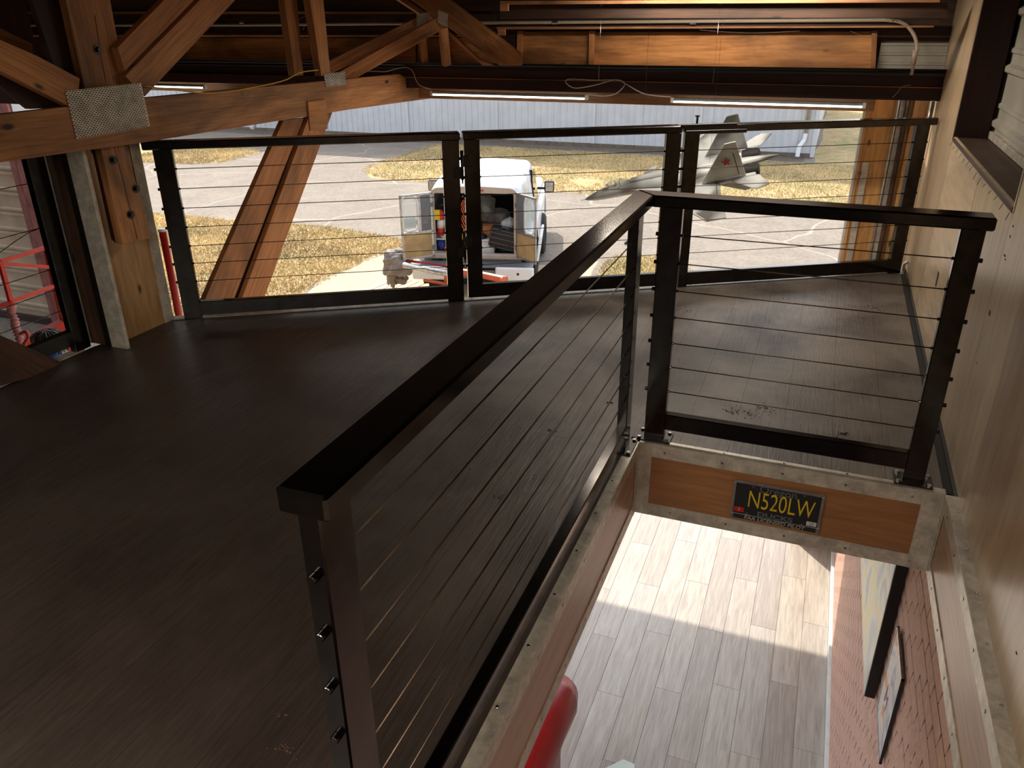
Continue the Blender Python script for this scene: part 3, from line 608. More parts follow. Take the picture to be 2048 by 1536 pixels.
o = tube('wire', spline([P(x, y, 'x', XT+.01) for x, y in ((290, 172), (350, 180), (430, 186), (520, 172), (570, 160), (600, 145), (636, 140))]), .0035, 'yellow_wire', n=6); tagit(o, 'yellow wire lying along the top of the truss chord', 'wire')
cd = thing('conduit', 'long pale metal conduit pipe under the roof bending down at the right wall', 'conduit', P(1500, 42, 'y', 5.59))
tube('pipe', [P(x, y, 'y', 5.59) for x, y in ((-200, 51), (500, 50), (960, 46), (1500, 42), (1770, 40))]+spline([P(x, y, 'y', 5.59) for x, y in ((1790, 41), (1812, 50), (1828, 70), (1834, 95), (1829, 115), (1823, 150))], 5)[1:], .0105, 'offwhite', cd, n=12)
for x in (480, 1105, 1380): 
    q = P(x, 45, 'y', 5.59); disc('coupling', q, XV, .0135, .04, 'alu', cd, 14)
tube('fitting', [P(1831, 100, 'y', 5.59), P(1826, 128, 'y', 5.59)], .0145, 'offwhite', cd, n=12)
nb = []
for i in range(60):
    p = P(1788, 30, 'y', 5.45)+Vector((random.gauss(0, .02), random.gauss(0, .015), random.gauss(0, .018))); nb.append(p)
nest = thing('bird_nest', 'small wad of dry nest fibres on the conduit bend', 'nest', P(1788, 30, 'y', 5.45))
vs = []; fs = []
for i in range(0, 60):
    p = nb[i]; d = Vector((random.gauss(0, 1), random.gauss(0, 1), random.gauss(0, 1))).normalized(); s = d.orthogonal().normalized()*.001; k = len(vs)
    vs += [p-d*.02-s, p-d*.02+s, p+d*.02+s, p+d*.02-s]; fs.append((k, k+1, k+2, k+3))
o = obj('fibres', vs, fs, 'timber_old', nest); o['kind'] = 'stuff'
for px, lab in (((1203, 8), 'left'), ((1441, 6), 'right')):
    a = P(px[0], px[1], 'y', 5.0)
    t = thing('hanging_hook', 'small steel eye hook and thread %s' % ('above the middle strip light' if lab == 'left' else 'above the right strip light'), 'hook', a)
    tube('eye', [a+Vector((.008*math.cos(k*PI/6), 0, .008*math.sin(k*PI/6))) for k in range(13)], .0015, 'chrome', t, n=6)
    tube('thread', [a-Vector((0, 0, .008)), a-Vector((0, 0, .42))], .0006, 'chrome', t, n=4)
# cobweb strands
vs = []
def strand(px, Y):
    tube('cobweb', spline([P(x, y, 'y', Y) for x, y in px], 5), .0007, 'white_wire', cw, n=4)
cw = thing('cobwebs', 'thin pale cobweb strands in front of the roof boards', 'cobweb', P(1100, 90, 'y', 5.3), kind='stuff')
for px in ([(1035, 105), (1060, 98), (1085, 92)], [(1118, 88), (1170, 75), (1182, 70)], [(975, 60), (985, 66), (992, 62)], [(968, 76), (966, 90), (972, 100)], [(600, 20), (585, 45), (622, 28), (605, 60)], [(1700, 62), (1730, 72), (1750, 66)], [(1400, 60), (1500, 66), (1600, 62)]): strand(px, 5.3)
# =================================================================== LICENCE PLATE
FPt = frame((.015, YO-.004, -.163), (1, 0, 0), (0, -1, 0))
lp = thing('licence_plate', 'dark licence plate with yellow characters in a chrome frame on the tan fascia', 'plate', FPt.translation, mat=FPt)
box('plate', (-.152, -.076, 0), (.152, .076, .002), 'dark', lp, FPt, .0005)
for a, b in (((-.160, .072, .001), (.160, .0825, .007)), ((-.160, -.0825, .001), (.160, -.060, .007)), ((-.160, -.06, .001), (-.150, .072, .007)), ((.150, -.06, .001), (.160, .072, .007))): box('chrome_frame', a, b, 'chrome' if a[2] > 2 else 'alu', lp, FPt, .0015)
box('frame_band', (-.148, -.0805, .006), (.148, -.062, .0078), 'dark', lp, FPt, .0005)
def T(x, y, z=.0025): return FPt @ Matrix.Translation((x, y, z))
text('yellow_characters', 'N520LW', .104, 'yellow', lp, T(.014, .006), .0008, .60, -.0006)
text('grey_lettering', 'Oregon', .042, 'grey', lp, T(0, .058), .0003, 1)
text('grey_lettering', 'DUCKS', .026, 'grey', lp, T(0, -.050), .0003, 1.5, .0006)
text('frame_lettering', 'FAA LICENSED PILOT', .0205, 'siding_grey', lp, T(0, -.0712, .0082), .0003, 1.12, .0004, .15)
rs = box('red_sticker', (-.148, -.055, .002), (-.112, -.034, .0026), 'red', lp, FPt, 0); text('sticker_digit', '1', .022, 'white_matt', rs, T(-.130, -.0445, .0028), .0002)
ws = box('white_sticker', (.112, -.058, .002), (.147, -.040, .0026), 'white_matt', lp, FPt, 0); text('sticker_digit', '23', .016, 'dark', ws, T(.130, -.050, .0028), .0002)
for x, y in ((-.09, .066), (.09, .066), (-.10, -.056), (.098, -.056)): disc('screw', FPt @ Vector((x, y, .002)), FPt.to_3x3() @ ZV, .0055, .003, 'chrome', lp, 10)
# =================================================================== THINGS BELOW THE LOFT
m = NB('poster_print'); v = m.coord((1, 1, 1), rnd=False); f = m.noise(v, 3.5, 2, .8); m.col(m.ramp(f, [(.34, (176, 178, 176)), (.44, (206, 206, 196)), (.5, (224, 196, 90)), (.56, (216, 214, 190)), (.66, (150, 160, 170))])); M['poster'] = m.set(.35)
m = NB('sign_print'); v = m.coord((1, 1, 1), rnd=False); f = m.noise(v, 7, 2, .8); m.col(m.ramp(f, [(.36, (150, 150, 160)), (.47, (206, 202, 204)), (.58, (226, 214, 206)), (.64, (210, 140, 90))])); M['sign'] = m.set(.4)
po = thing('wall_poster', 'thick canvas poster with yellow and grey picture and black lower edge, on the brick wall', 'poster', (.50, 3.4, -1))
box('canvas', (.500, 2.96, -1.235), (.503, 4.0, -.50), 'poster', po); box('black_edge', (.503, 2.955, -1.24), (.545, 4.0, -.50), 'black_steel', po)
sg = thing('wall_sign', 'smaller pale tilted sign with orange and red print on the brick wall', 'sign', (.535, 2.65, -.93))
FSg = frame((.535, 2.668, -.932), (0, -1, -.0), (-1, 0, 0)) @ Matrix.Rotation(0, 4, 'Z')
box('board', (-.145, -.215, -.006), (.145, .215, 0), 'sign', sg, FSg, .001)
for a, b in (((-.15, .211, -.008), (.15, .218, .002)), ((-.15, -.218, -.008), (.15, -.211, .002)), ((-.15, -.218, -.008), (-.144, .218, .002)), ((.144, -.218, -.008), (.15, .218, .002))): box('sign_edge', a, b, 'dark' if b[1] > 0 and a[0] > 0 else 'alu', sg, FSg, 0)
text('red_mark', 'M', .10, 'leather', sg, FSg @ Matrix.Translation((-.02, -.05, .001)), .0003)
# red leather sofa arm
sf = thing('sofa', 'red leather sofa with rolled arm on the floor below the stair opening', 'sofa', (-1.35, 3.0, G))
def sbox(name, a, b, mat='leather', bev=.05):
    a = Vector(a); b = Vector(b); vs = [(a.x, a.y, a.z), (b.x, a.y, a.z), (b.x, b.y, a.z), (a.x, b.y, a.z), (a.x, a.y, b.z), (b.x, a.y, b.z), (b.x, b.y, b.z), (a.x, b.y, b.z)]
    return obj(name, vs, BF, mat, sf, None, smooth=True, bevel=bev, seg=4)
sbox('arm', (-1.12, 2.50, G+.02), (-.955, 3.22, G+.52), bev=.03)
o = tube('arm_roll', [(-1.02, 2.35, G+.60), (-1.02, 2.5, G+.60), (-1.02, 3.0, G+.60), (-1.02, 3.22, G+.59), (-1.02, 3.32, G+.58), (-1.02, 3.37, G+.57)], [.13, .145, .145, .15, .125, .04], 'leather', sf, n=20)
sbox('seat_cushion', (-1.9, 2.5, G+.25), (-1.12, 3.25, G+.46)); sbox('base', (-2.6, 2.5, G+.05), (-1.1, 3.2, G+.27), bev=.03)
sbox('seat_cushion', (-2.62, 2.5, G+.25), (-1.92, 3.25, G+.46)); sbox('backrest', (-2.65, 2.3, G+.1), (-.97, 2.55, G+.85))
ta = thing('side_table', 'pale greenish glass-topped table corner beside the sofa', 'table', (-.6, 3.0, G))
pprism('table_top', [(1247, 1518), (1270, 1528), (1262, 1600), (1150, 1600), (1160, 1560)], 'z', G+.42, .02, 'wax', ta)
for x, y in ((-.6, 3.0), (-.75, 2.85)): box('leg', (x, y, G), (x+.03, y+.03, G+.40), 'alu', ta)
# staircase under the viewer, leading down through the opening
sc_ = thing('staircase', 'dark wooden staircase leading down through the floor opening', 'staircase', (0, 1.9, G))
for k in range(14):
    y = 1.75-k*.235; z = G+.19*(k+1)
    if z > -.05: break
    box('tread', (-.46, y-.01, z-.035), (.50, y+.26, z), 'timber_dark', sc_); box('riser', (-.46, y+.23, z-.19), (.50, y+.245, z-.035), 'dark', sc_)
for x in (-.50, .505): seg('stringer', (x, 2.0, G+.12), (x, -1.35, G+2.72), .28, .035, (1, 0, 0), 'timber_dark', sc_)
# =================================================================== LOFT DEBRIS
vs = []; fs = []
def bits(px, py, n, spread, size):
    c = P(px, py, 'z', 0)
    for _ in range(n):
        p = Vector((c.x+random.gauss(0, spread), c.y+random.gauss(0, spread*.6), 0)); s = size*random.uniform(.4, 1.4); k = len(vs); a = random.random()*PI
        for q in range(4): vs.append(p+Vector((math.cos(a+q*PI/2)*s*(1 if q % 2 else .5), math.sin(a+q*PI/2)*s*(1 if q % 2 else .5), .0005)))
        vs.append(p+Vector((0, 0, s*random.uniform(.3, .9)))); fs.extend([(k, k+1, k+4), (k+1, k+2, k+4), (k+2, k+3, k+4), (k+3, k, k+4)])
for px, py, n, sp, sz in ((1495, 828, 60, .04, .004), (1530, 818, 50, .03, .004), (1465, 825, 20, .02, .004), (1690, 868, 16, .012, .006), (1670, 870, 10, .02, .004), (1105, 862, 14, .012, .006), (995, 995, 8, .012, .005), (1218, 806, 12, .008, .006), (1810, 752, 6, .006, .005), (1640, 870, 12, .06, .003), (1740, 880, 12, .04, .003), (1745, 615, 60, .05, .005), (1715, 638, 20, .05, .004), (1575, 600, 25, .1, .004), (1360, 620, 18, .04, .005), (560, 1430, 10, .01, .004), (575, 1500, 25, .02, .004), (1030, 850, 10, .03, .003), (1190, 820, 8, .02, .003), (760, 1000, 10, .1, .003), (880, 960, 14, .15, .004), (950, 930, 14, .2, .004), (1060, 900, 30, .25, .003), (1130, 1000, 14, .12, .003), (840, 935, 3, .01, .004), (720, 1185, 3, .01, .004), (800, 1060, 8, .15, .003)): bits(px, py, n, sp, sz)
o = obj('debris', vs, fs, 'timber_old'); tagit(o, 'scattered dry dirt crumbs on the dark loft floor', 'debris', kind='stuff')
# =================================================================== OUTSIDE GROUND
gr = thing('ground', 'sunlit weathered asphalt with dry grass islands outside the door', None, (0, 20, G), kind='structure')
box('asphalt', (-90, 6.3, G-.3), (60, 110, G-.02), 'asphalt', gr, bevel=0)
def gp(px): return [P(x, y, 'z', G) for x, y in px]
def patch(name, pts, mat, h, sub=7):
    """low ground patch with a soft uneven rim"""
    pts = [Vector((p.x, p.y, 0)) for p in pts]; ring = []
    for i in range(len(pts)):
        a, b = pts[i], pts[(i+1) % len(pts)]; n = max(2, int((b-a).length/.35)) if (b-a).length < 30 else 40
        for k in range(n):
            p = a.lerp(b, k/n); q = Vector((noise.noise(p*1.1), noise.noise(p*1.1+Vector((9, 3, 1))), 0))*.22; ring.append(p+q)
    c = sum(ring, Vector())/len(ring); N = len(ring); vs = [Vector((p.x, p.y, G-.03)) for p in ring]
    inn = []
    for i, p in enumerate(ring):
        t = (ring[(i+1) % N]-ring[i-1]).normalized(); nn = Vector((-t.y, t.x, 0))
        inn.append(p+nn*.12*(1 if area > 0 else -1)) if False else inn.append(p.lerp(c, .03))
    vs += [Vector((p.x, p.y, G+h)) for p in inn]
    fs = [(i, (i+1) % N, (i+1) % N+N, i+N) for i in range(N)]+[tuple(range(N, 2*N))]
    o = obj(name, vs, fs, mat, gr); return o
conc = patch('pale_apron', gp([(560, 640), (604, 583), (735, 512), (812, 492), (900, 470), (960, 540), (1190, 520), (1190, 640)]), 'concrete', -.012)
dirtp = patch('gravel_strip', [Vector((-60, 27.3, 0)), Vector((-.2, 27.3, 0)), Vector((-.2, 28.4, 0)), Vector((-60, 28.4, 0))], 'dirt', -.012)
g1 = gp([(319, 428), (447, 441), (572, 449), (660, 456), (729, 467), (808, 481), (812, 492), (735, 518), (604, 583), (560, 660), (330, 700), (180, 640), (180, 428)])
g2 = gp([(722, 341), (738, 332), (772, 320), (800, 313), (860, 293), (880, 289), (1100, 301), (1500, 323), (1800, 338), (2100, 350), (2100, 440), (1760, 411), (1600, 402), (1439, 396), (1300, 392), (1167, 387), (1078, 379), (884, 365), (840, 362), (790, 360), (750, 354)])
g3 = gp([(525, 303), (470, 295), (330, 291), (60, 285), (60, 320), (294, 324), (391, 328), (450, 323)])
g4 = gp([(1204, 528), (1240, 512), (1330, 516), (1420, 560), (1420, 600), (1180, 600)])
g5 = [Vector((-.5, 25.5, 0)), Vector((30, 24, 0)), Vector((50, 100, 0)), Vector((-.3, 100, 0))]
for pl, mt in ((g1, 'grass'), (g2, 'grass'), (g3, 'grass'), (g4, 'grass_green'), (g5, 'grass')): patch('dry_grass', pl, mt, .02)['kind'] = 'stuff'
# straw blades as real geometry on the nearer patches
def inside(p, poly):
    c = False; n = len(poly)
    for i in range(n):
        a, b = poly[i], poly[i-1]
        if (a.y > p[1]) != (b.y > p[1]) and p[0] < (b.x-a.x)*(p[1]-a.y)/(b.y-a.y)+a.x: c = not c
    return c
vs = []; fs = []
for poly, cnt in ((g1, 40000), (g4, 4000), (g2, 40000), (g3, 9000)):
    x0, x1 = min(p.x for p in poly), max(p.x for p in poly); y0, y1 = min(p.y for p in poly), max(p.y for p in poly); x0 = max(x0, -22); x1 = min(x1, 3)
    done = tries = 0
    while done < cnt and tries < cnt*4:
        tries += 1; x, y = random.uniform(x0, x1), random.uniform(y0, y1)
        if noise.noise(Vector((x*.9, y*.9, 3))) < -.5 or not inside((x, y), poly): continue
        h = random.uniform(.02, .075); a = random.random()*PI; w = .012; k = len(vs); dx, dy = math.cos(a)*w, math.sin(a)*w
        vs += [(x-dx, y-dy, G+.015), (x+dx, y+dy, G+.015), (x+random.gauss(0, .05), y+random.gauss(0, .05), G+.02+h)]; fs.append((k, k+1, k+2)); done += 1
me = bpy.data.meshes.new('grass_blades'); me.from_pydata(vs, [], fs); me.materials.append(M['blade']); o = bpy.data.objects.new('grass_blades', me); C.objects.link(o); place(o, gr, I4); o['kind'] = 'stuff'
for px in ([(1515, 396), (1533, 397), (1527, 408), (1511, 407)], [(1537, 397), (1553, 399), (1549, 409), (1533, 408)], ): 
    pp = gp(px); prism('access_cover', [p+Vector((0, 0, .03)) for p in pp], (0, 0, -1), .03, 'siding_grey', gr)
for i in range(4): 
    a = P(1262+i*7, 476, 'z', G+.01); b = P(1250+i*7, 487, 'z', G+.01); tube('grate_bar', [a, b], .02, 'dark', gr, n=4)
# =================================================================== FAR HANGAR
BY = 28.15; BX1 = -.42; BT = 3.1
fh = thing('hangar', 'long white ribbed-metal hangar across the taxiway, its front in shade', 'building', (-20, BY, G))
pitch = .245; pw = pitch*15
def ribbed(name, x0, n, parent):
    vs = []
    for i in range(n):
        x = x0+i*pitch
        for dx, dy in ((0, 0), (.17, 0), (.185, -.035), (.215, -.035), (.23, 0)): vs += [(x+dx, dy, G+.12), (x+dx, dy, BT)]
    vs += [(x0+n*pitch, 0, G+.12), (x0+n*pitch, 0, BT)]
    return vs, [(2*i, 2*i+1, 2*i+3, 2*i+2) for i in range(len(vs)//2-1)]
vs, fs = ribbed('siding_panel', 0, 15, fh); pan = None
for k in range(13):
    mw = Matrix.Translation((BX1-(k+1)*(pw+.02), BY+(.012 if k % 2 else 0), 0))
    if pan is None: pan = obj('siding_panel', vs, fs, 'siding', fh, mw)
    else: dupmesh(pan, 'siding_panel', fh, mw)
    box('seam_flashing', (mw.translation.x-.05, BY-.05, G+.12), (mw.translation.x+.04, BY-.002, BT), 'siding', fh)
box('base_rail', (-50, BY-.03, G-.05), (BX1, BY+.1, G+.12), 'dirt', fh); box('corner_trim', (BX1-.10, BY-.04, G), (BX1+.03, BY+.12, BT), 'siding', fh)
box('corner_post', (BX1-.40, BY-.07, G+.5), (BX1-.24, BY-.02, BT), 'siding_grey', fh)
box('side_wall', (BX1-.02, BY+.1, G), (BX1+.01, BY+16, BT), 'siding', fh, bevel=0)
pr_ = [(-50, BY-.5, BT), (BX1+.4, BY-.5, BT), (BX1+.4, BY+8, BT+.9), (-50, BY+8, BT+.9)]; prism('roof', pr_, (0, 0, 1), .1, 'siding', fh)
q1 = [(BX1-.32, BY-.10, BT), (BX1-.32, BY-.10, G+.7)]; tube('downspout', q1, .05, 'siding_grey', fh, n=8)
tube('downspout_elbow', [(BX1-.32, BY-.10, G+.75), (BX1-.34, BY-.12, G+.55), (BX1-.46, BY-.3, G+.35), (BX1-.47, BY-.34, G+.05)], .07, 'white', fh, n=8, smooth=False)
tube('downspout_elbow', [(-21.2, BY-.1, G+1.6), (-21.3, BY-.2, G+.9), (-21.8, BY-.6, G+.7), (-22, BY-.7, G+.15)], .10, 'white', fh, n=8)
# =================================================================== LEFT: ribbed wall with pink trim, red lift, person
lwv = thing('roller_wall', 'beige horizontally ribbed wall with faded pink corner trim beyond the left railing', 'wall', (-12, 7.96, G))
pr = []; zz = G+.05
while zz < 1.0: pr += [(zz, 0), (zz+.15, 0), (zz+.165, -.03), (zz+.20, -.03), (zz+.21, 0), (zz+.225, 0), (zz+.235, -.03), (zz+.262, -.03), (zz+.275, 0)]; zz += .29
xr = P(30, 330, 'y', 7.96).x
obj('ribbed_cladding', [(x, 7.96+d, z) for z, d in pr for x in (-20, xr)], [(2*i, 2*i+1, 2*i+3, 2*i+2) for i in range(len(pr)-1)], 'siding_beige', lwv)
for k in range(2): box('corner_trim', (xr+.01+k*.15, 7.88-.02*k, G), (xr+.13+k*.15, 8.0, 1.3), 'pink', lwv)
box('base_board', (-20, 7.93, G), (xr, 7.99, G+.12), 'timber_old', lwv)
box('side_face', (xr+.29, 7.9, G), (xr+.31, 9.2, 1.3), 'siding', lwv)
lf_ = thing('scissor_lift', 'red guard rail of a lift platform seen through the left railing', 'lift', P(60, 600, 'y', 5.2))
def q(x, y, Y): return P(x, y, 'y', Y)
def bar(name, a, b, r=.02): tube(name, [a, b], r, 'red', lf_, n=4, smooth=False)
bar('guard_rail', q(0, 523, 5.0), q(92, 495, 5.6), .025); bar('brace', q(0, 527, 5.0), q(101, 534, 5.6), .024); bar('upright', q(0, 523, 5.0), q(24, 612, 5.0), .026)
bar('mid_rail', q(22, 603, 5.0), q(113, 570, 5.6), .024); bar('guard_rail', q(0, 523, 5.0), q(-90, 540, 4.6), .025); bar('mid_rail', q(24, 604, 5.0), q(-90, 640, 4.6), .024); bar('upright', q(92, 495, 5.6), q(140, 700, 5.6), .03)
bar('platform_edge', q(40, 694, 5.2), q(131, 646, 5.6), .07)
tube('wrapped_post', spline([q(24, 612, 5.0), q(22, 625, 5.0), q(29, 640, 5.0), q(31, 655, 5.0), q(38, 672, 5.0), q(44, 700, 5.0), q(60, 760, 5.0)]), [.035+.012*math.sin(i*2.1) for i in range(49)], 'pink', lf_, n=7)
tagit(tube('red_hose', spline([q(40, 668, 4.9), q(52, 664, 4.9), q(56, 676, 4.9), q(48, 690, 4.9), q(60, 700, 4.9)]), .018, 'red', n=8), 'red hose loop beside the lift post', 'hose')
rp = thing('red_pole', 'thin red upright pole standing just outside, right of the corner column', 'pole', P(325, 460, 'x', -4.9))
a = P(325, 462, 'x', -4.9); tube('pole', [a, (a.x, a.y, G)], .03, 'red', rp, n=8); disc('pole_cap', a, ZV, .034, .02, 'white', rp)
# person, hair showing between the bottom rail and the lift
pe = thing('person', 'dark-haired person standing below the left railing, only the hair showing', 'person', (-6.35, 4.72, G))
hc = P(100, 682, 'y', 4.72); hx, hy, hz_ = hc.x, hc.y, hc.z-.02
def skin(name, verts, edges, rad, mat, par, sub=2):
    me = bpy.data.meshes.new(name); me.from_pydata(verts, edges, []); o = bpy.data.objects.new(name, me); C.objects.link(o); place(o, par, I4)
    md = o.modifiers.new('s', 'SKIN'); 
    for i, r in enumerate(rad): me.skin_vertices[0].data[i].radius = (r, r)
    me.skin_vertices[0].data[0].use_root = True
    o.modifiers.new('u', 'SUBSURF').levels = sub; o.modifiers['u'].render_levels = sub; me.materials.append(M[mat]); return o
def pv(dx, dy, h): return (hx+dx, hy+dy, hz_-(1.62-h)*(hz_-G)/1.62)
V_ = [pv(0, 0, .95), pv(0, 0, 1.15), pv(0, 0, 1.36), pv(0, 0, 1.47), pv(0, .01, 1.56), pv(0, 0, 1.66), pv(-.19, 0, 1.37), pv(-.24, .02, 1.1), pv(-.22, .12, .88), pv(.19, 0, 1.37), pv(.24, .02, 1.1), pv(.22, .12, .88), pv(-.1, 0, .88), pv(-.11, .02, .48), pv(-.11, 0, .08), pv(-.11, .16, .04), pv(.1, 0, .88), pv(.11, .02, .48), pv(.11, 0, .08), pv(.11, .16, .04), pv(-.215, .17, .80), pv(.215, .17, .80)]
E_ = [(0, 1), (1, 2), (2, 3), (3, 4), (4, 5), (2, 6), (6, 7), (7, 8), (2, 9), (9, 10), (10, 11), (0, 12), (12, 13), (13, 14), (14, 15), (0, 16), (16, 17), (17, 18), (18, 19), (8, 20), (11, 21)]
skin('body', V_, E_, [.15, .13, .15, .055, .085, .08, .06, .045, .03, .06, .045, .03, .09, .06, .045, .035, .09, .06, .045, .035, .03, .03], 'blue', pe)
for s in (-1, 1):
    for k in range(5):
        b0 = Vector(pv(s*.215, .17, .80)); dx = (k-2)*.016*s
        tube('finger', [b0+Vector((dx, 0, -.01)), b0+Vector((dx, .02, -.045-.01*(k in (1, 2, 3)))), b0+Vector((dx, .015, -.075-.012*(k in (1, 2, 3))))], [.009, .008, .006], 'skin', pe, n=6)
o = soft('head', (hx, hy+.01, hz_-.02), (.078, .095, .115), 'skin', pe, .03, 2); soft('nose', (hx, hy+.11, hz_-.03), (.012, .018, .02), 'skin', pe, .02, 2, sub=2)
for s in (-1, 1): soft('ear', (hx+s*.08, hy+.01, hz_-.03), (.012, .02, .03), 'skin', pe, .05, 2, sub=2)
soft('hair', (hx, hy-.015, hz_+.02), (.115, .125, .12), 'hair', pe, .16, 2.4, 3)
for k in range(60):
    a = random.random()*2*PI; r = .112; p = Vector((hx+math.cos(a)*r*.4, hy-.015+math.sin(a)*r*.4, hz_+.13)); e = Vector((hx+math.cos(a)*r*1.05, hy-.015+math.sin(a)*r*1.1, hz_-.03-.06*random.random()))
    mid = (p+e)/2+Vector((math.cos(a)*.05, math.sin(a)*.05, .04)); tube('hair_strand', spline([p, mid, e], 4), .004, 'hair', pe, n=4)
# =================================================================== TRUCK
TX, TY, TH = -5.064, 11.378, .281
FTk = Matrix.Translation((TX, TY, G)) @ Matrix.Rotation(TH, 4, 'Z')
tk = thing('truck', 'white pickup with a canopy, rear barn doors wide open, parked facing the taxiway', 'truck', mat=FTk)
def loft(name, secs, mat, mw=FTk, par=tk, smooth=True, close=False, caps=True):
    n = len(secs[0]); vs = [p for s_ in secs for p in s_]; fs = []
    for i in range(len(secs)-1):
        for k in range(n if not close else n): fs.append((i*n+k, i*n+(k+1) % n, (i+1)*n+(k+1) % n, (i+1)*n+k))
    if caps: fs += [tuple(range(n)), tuple(range(len(secs)*n-1, (len(secs)-1)*n-1, -1))]
    return obj(name, vs, fs, mat, par, mw, smooth=False) if not smooth else shade(obj(name, vs, fs, mat, par, mw))
def shade(o):
    o.data.polygons.foreach_set('use_smooth', [True]*len(o.data.polygons))
    md = o.modifiers.new('e', 'EDGE_SPLIT'); md.split_angle = math.radians(35); return o
def canopy_sec(y, wb, wt, z0, z1, r=.13):
    pts = [(-wb, y, z0), (-wt, y, z1-r)]
    for a in range(1, 5): pts.append((-wt+r*(1-math.cos(a*PI/8)), y, z1-r+r*math.sin(a*PI/8)))
    pts.append((0, y, z1+.03))
    for a in range(4, 0, -1): pts.append((wt-r*(1-math.cos(a*PI/8)), y, z1-r+r*math.sin(a*PI/8)))
    pts += [(wt, y, z1-r), (wb, y, z0)]
    return pts
def shell(name, secs, mat, th=.03):
    n = len(secs[0]); vs = [p for s_ in secs for p in s_]; fs = [(i*n+k, i*n+k+1, (i+1)*n+k+1, (i+1)*n+k) for i in range(len(secs)-1) for k in range(n-1)]
    o = shade(obj(name, vs, fs, mat, tk, FTk)); md = o.modifiers.new('t', 'SOLIDIFY'); md.thickness = th; md.offset = -1; return o
shell('canopy', [canopy_sec(-.02, .80, .69, .95, 1.79), canopy_sec(.5, .84, .73, .95, 1.80), canopy_sec(1.25, .86, .75, .95, 1.80)], 'white')
shell('cab_roof', [canopy_sec(1.28, .88, .74, .95, 1.78), canopy_sec(1.7, .90, .76, .95, 1.83), canopy_sec(2.5, .90, .74, .95, 1.82), canopy_sec(2.75, .89, .70, .95, 1.76)], 'white')
# rear frame of the canopy with the wide opening
vs = []; outer = canopy_sec(-.03, .80, .69, .72, 1.79); N = len(outer)
inner = [(-.63, -.03, .74), (-.63, -.03, 1.66)]+[(-.63+.006*k, -.03, 1.69+.004*k) for k in range(1, 5)]+[(0, -.03, 1.71)]+[(.63-.006*k, -.03, 1.69+.004*k) for k in range(4, 0, -1)]+[(.63, -.03, 1.66), (.63, -.03, .74)]
vs = outer+inner+[(x, y+.05, z) for x, y, z in outer]+[(x, y+.05, z) for x, y, z in inner]
fs = [(k, k+1, N+k+1, N+k) for k in range(N-1)]+[(2*N+k, 3*N+k, 3*N+k+1, 2*N+k+1) for k in range(N-1)]+[(N+k, N+k+1, 3*N+k+1, 3*N+k) for k in range(N-1)]+[(k, 2*N+k, 2*N+k+1, k+1) for k in range(N-1)]
obj('rear_frame', vs, fs, 'offwhite', tk, FTk)
box('brake_light', (.02, -.045, 1.745), (.16, -.03, 1.765), 'red', tk, FTk)
box('sill', (-.80, -.06, .66), (.80, .04, .745), 'offwhite', tk, FTk, .01); box('bed_floor', (-.78, 0, .66), (.78, 1.9, .70), 'dark', tk, FTk)
box('inner_back', (-.8, 1.85, .7), (.8, 1.88, 1.75), 'dark', tk, FTk)
box('inner_lining', (-.79, .03, .7), (-.75, 1.85, 1.5), 'grey', tk, FTk); box('inner_lining', (.72, .03, .7), (.76, 1.85, 1.5), 'dark', tk, FTk)
# body sides, arches and bumper
def side(sx):
    pts = [(.02, .55), (.02, .98), (4.2, 1.0), (4.9, .95), (5.0, .6), (4.55, .4)]
    arc = lambda c, r: [(c+r*math.cos(a*PI/8), .42+r*math.sin(a*PI/8)) for a in range(0, 9)]
    pts += arc(4.0, .46)+[(3.4, .4), (1.6, .4)]+arc(1.1, .46)+[(.5, .45)]
    ps = [FTk @ Vector((sx*.93, y, z)) for y, z in pts]; prism('side_panel', ps, FTk.to_3x3() @ Vector((-sx, 0, 0)), .10, 'white', tk, bevel=.01, along=(0, 1, 0))
side(1); side(-1)
box('hood', (-.83, 2.9, .9), (.83, 4.9, 1.08), 'white', tk, FTk, .04); box('nose', (-.83, 4.8, .5), (.83, 4.98, 1.0), 'alu', tk, FTk, .03)
prism('windscreen', [FTk @ Vector(p) for p in ((-.78, 3.15, 1.08), (.78, 3.15, 1.08), (.68, 2.76, 1.72), (-.68, 2.76, 1.72))], FTk.to_3x3() @ Vector((0, -1, 0)), .01, 'glass_dark', tk)
for sx in (1, -1):
    prism('cab_window', [FTk @ Vector((sx*(x+.008), y, z)) for x, y, z in ((.872, 1.62, 1.08), (.80, 1.70, 1.62), (.785, 2.5, 1.66), (.86, 2.70, 1.10))], FTk.to_3x3() @ Vector((-sx, 0, 0)), .012, 'glass_dark', tk)
    w_ = prism('canopy_window', [FTk @ Vector((sx*(x+.012), y, z)) for x, y, z in ((.825, .22, 1.08), (.765, .26, 1.50), (.79, 1.02, 1.50), (.845, 1.06, 1.08))], FTk.to_3x3() @ Vector((-sx, 0, 0)), .012, 'glass', tk)
    box('mirror_arm', (sx*.86, 2.33, 1.32), (sx*1.0, 2.37, 1.36), 'black_steel', tk, FTk); box('mirror', (sx*.99, 2.30, 1.27), (sx*1.17, 2.40, 1.47), 'black_steel', tk, FTk, .02)
    box('mirror_glass', (sx*1.01, 2.288, 1.29), (sx*1.15, 2.30, 1.45), 'chrome', tk, FTk, .004)
    prism('fender_step', [FTk @ Vector((sx*x, y, z)) for x, y, z in ((.93, .72, .40), (.99, .70, .86), (.99, 1.5, .88), (.93, 1.5, .42))], FTk.to_3x3() @ Vector((sx, 0, 0)), .05, 'white', tk, bevel=.02)
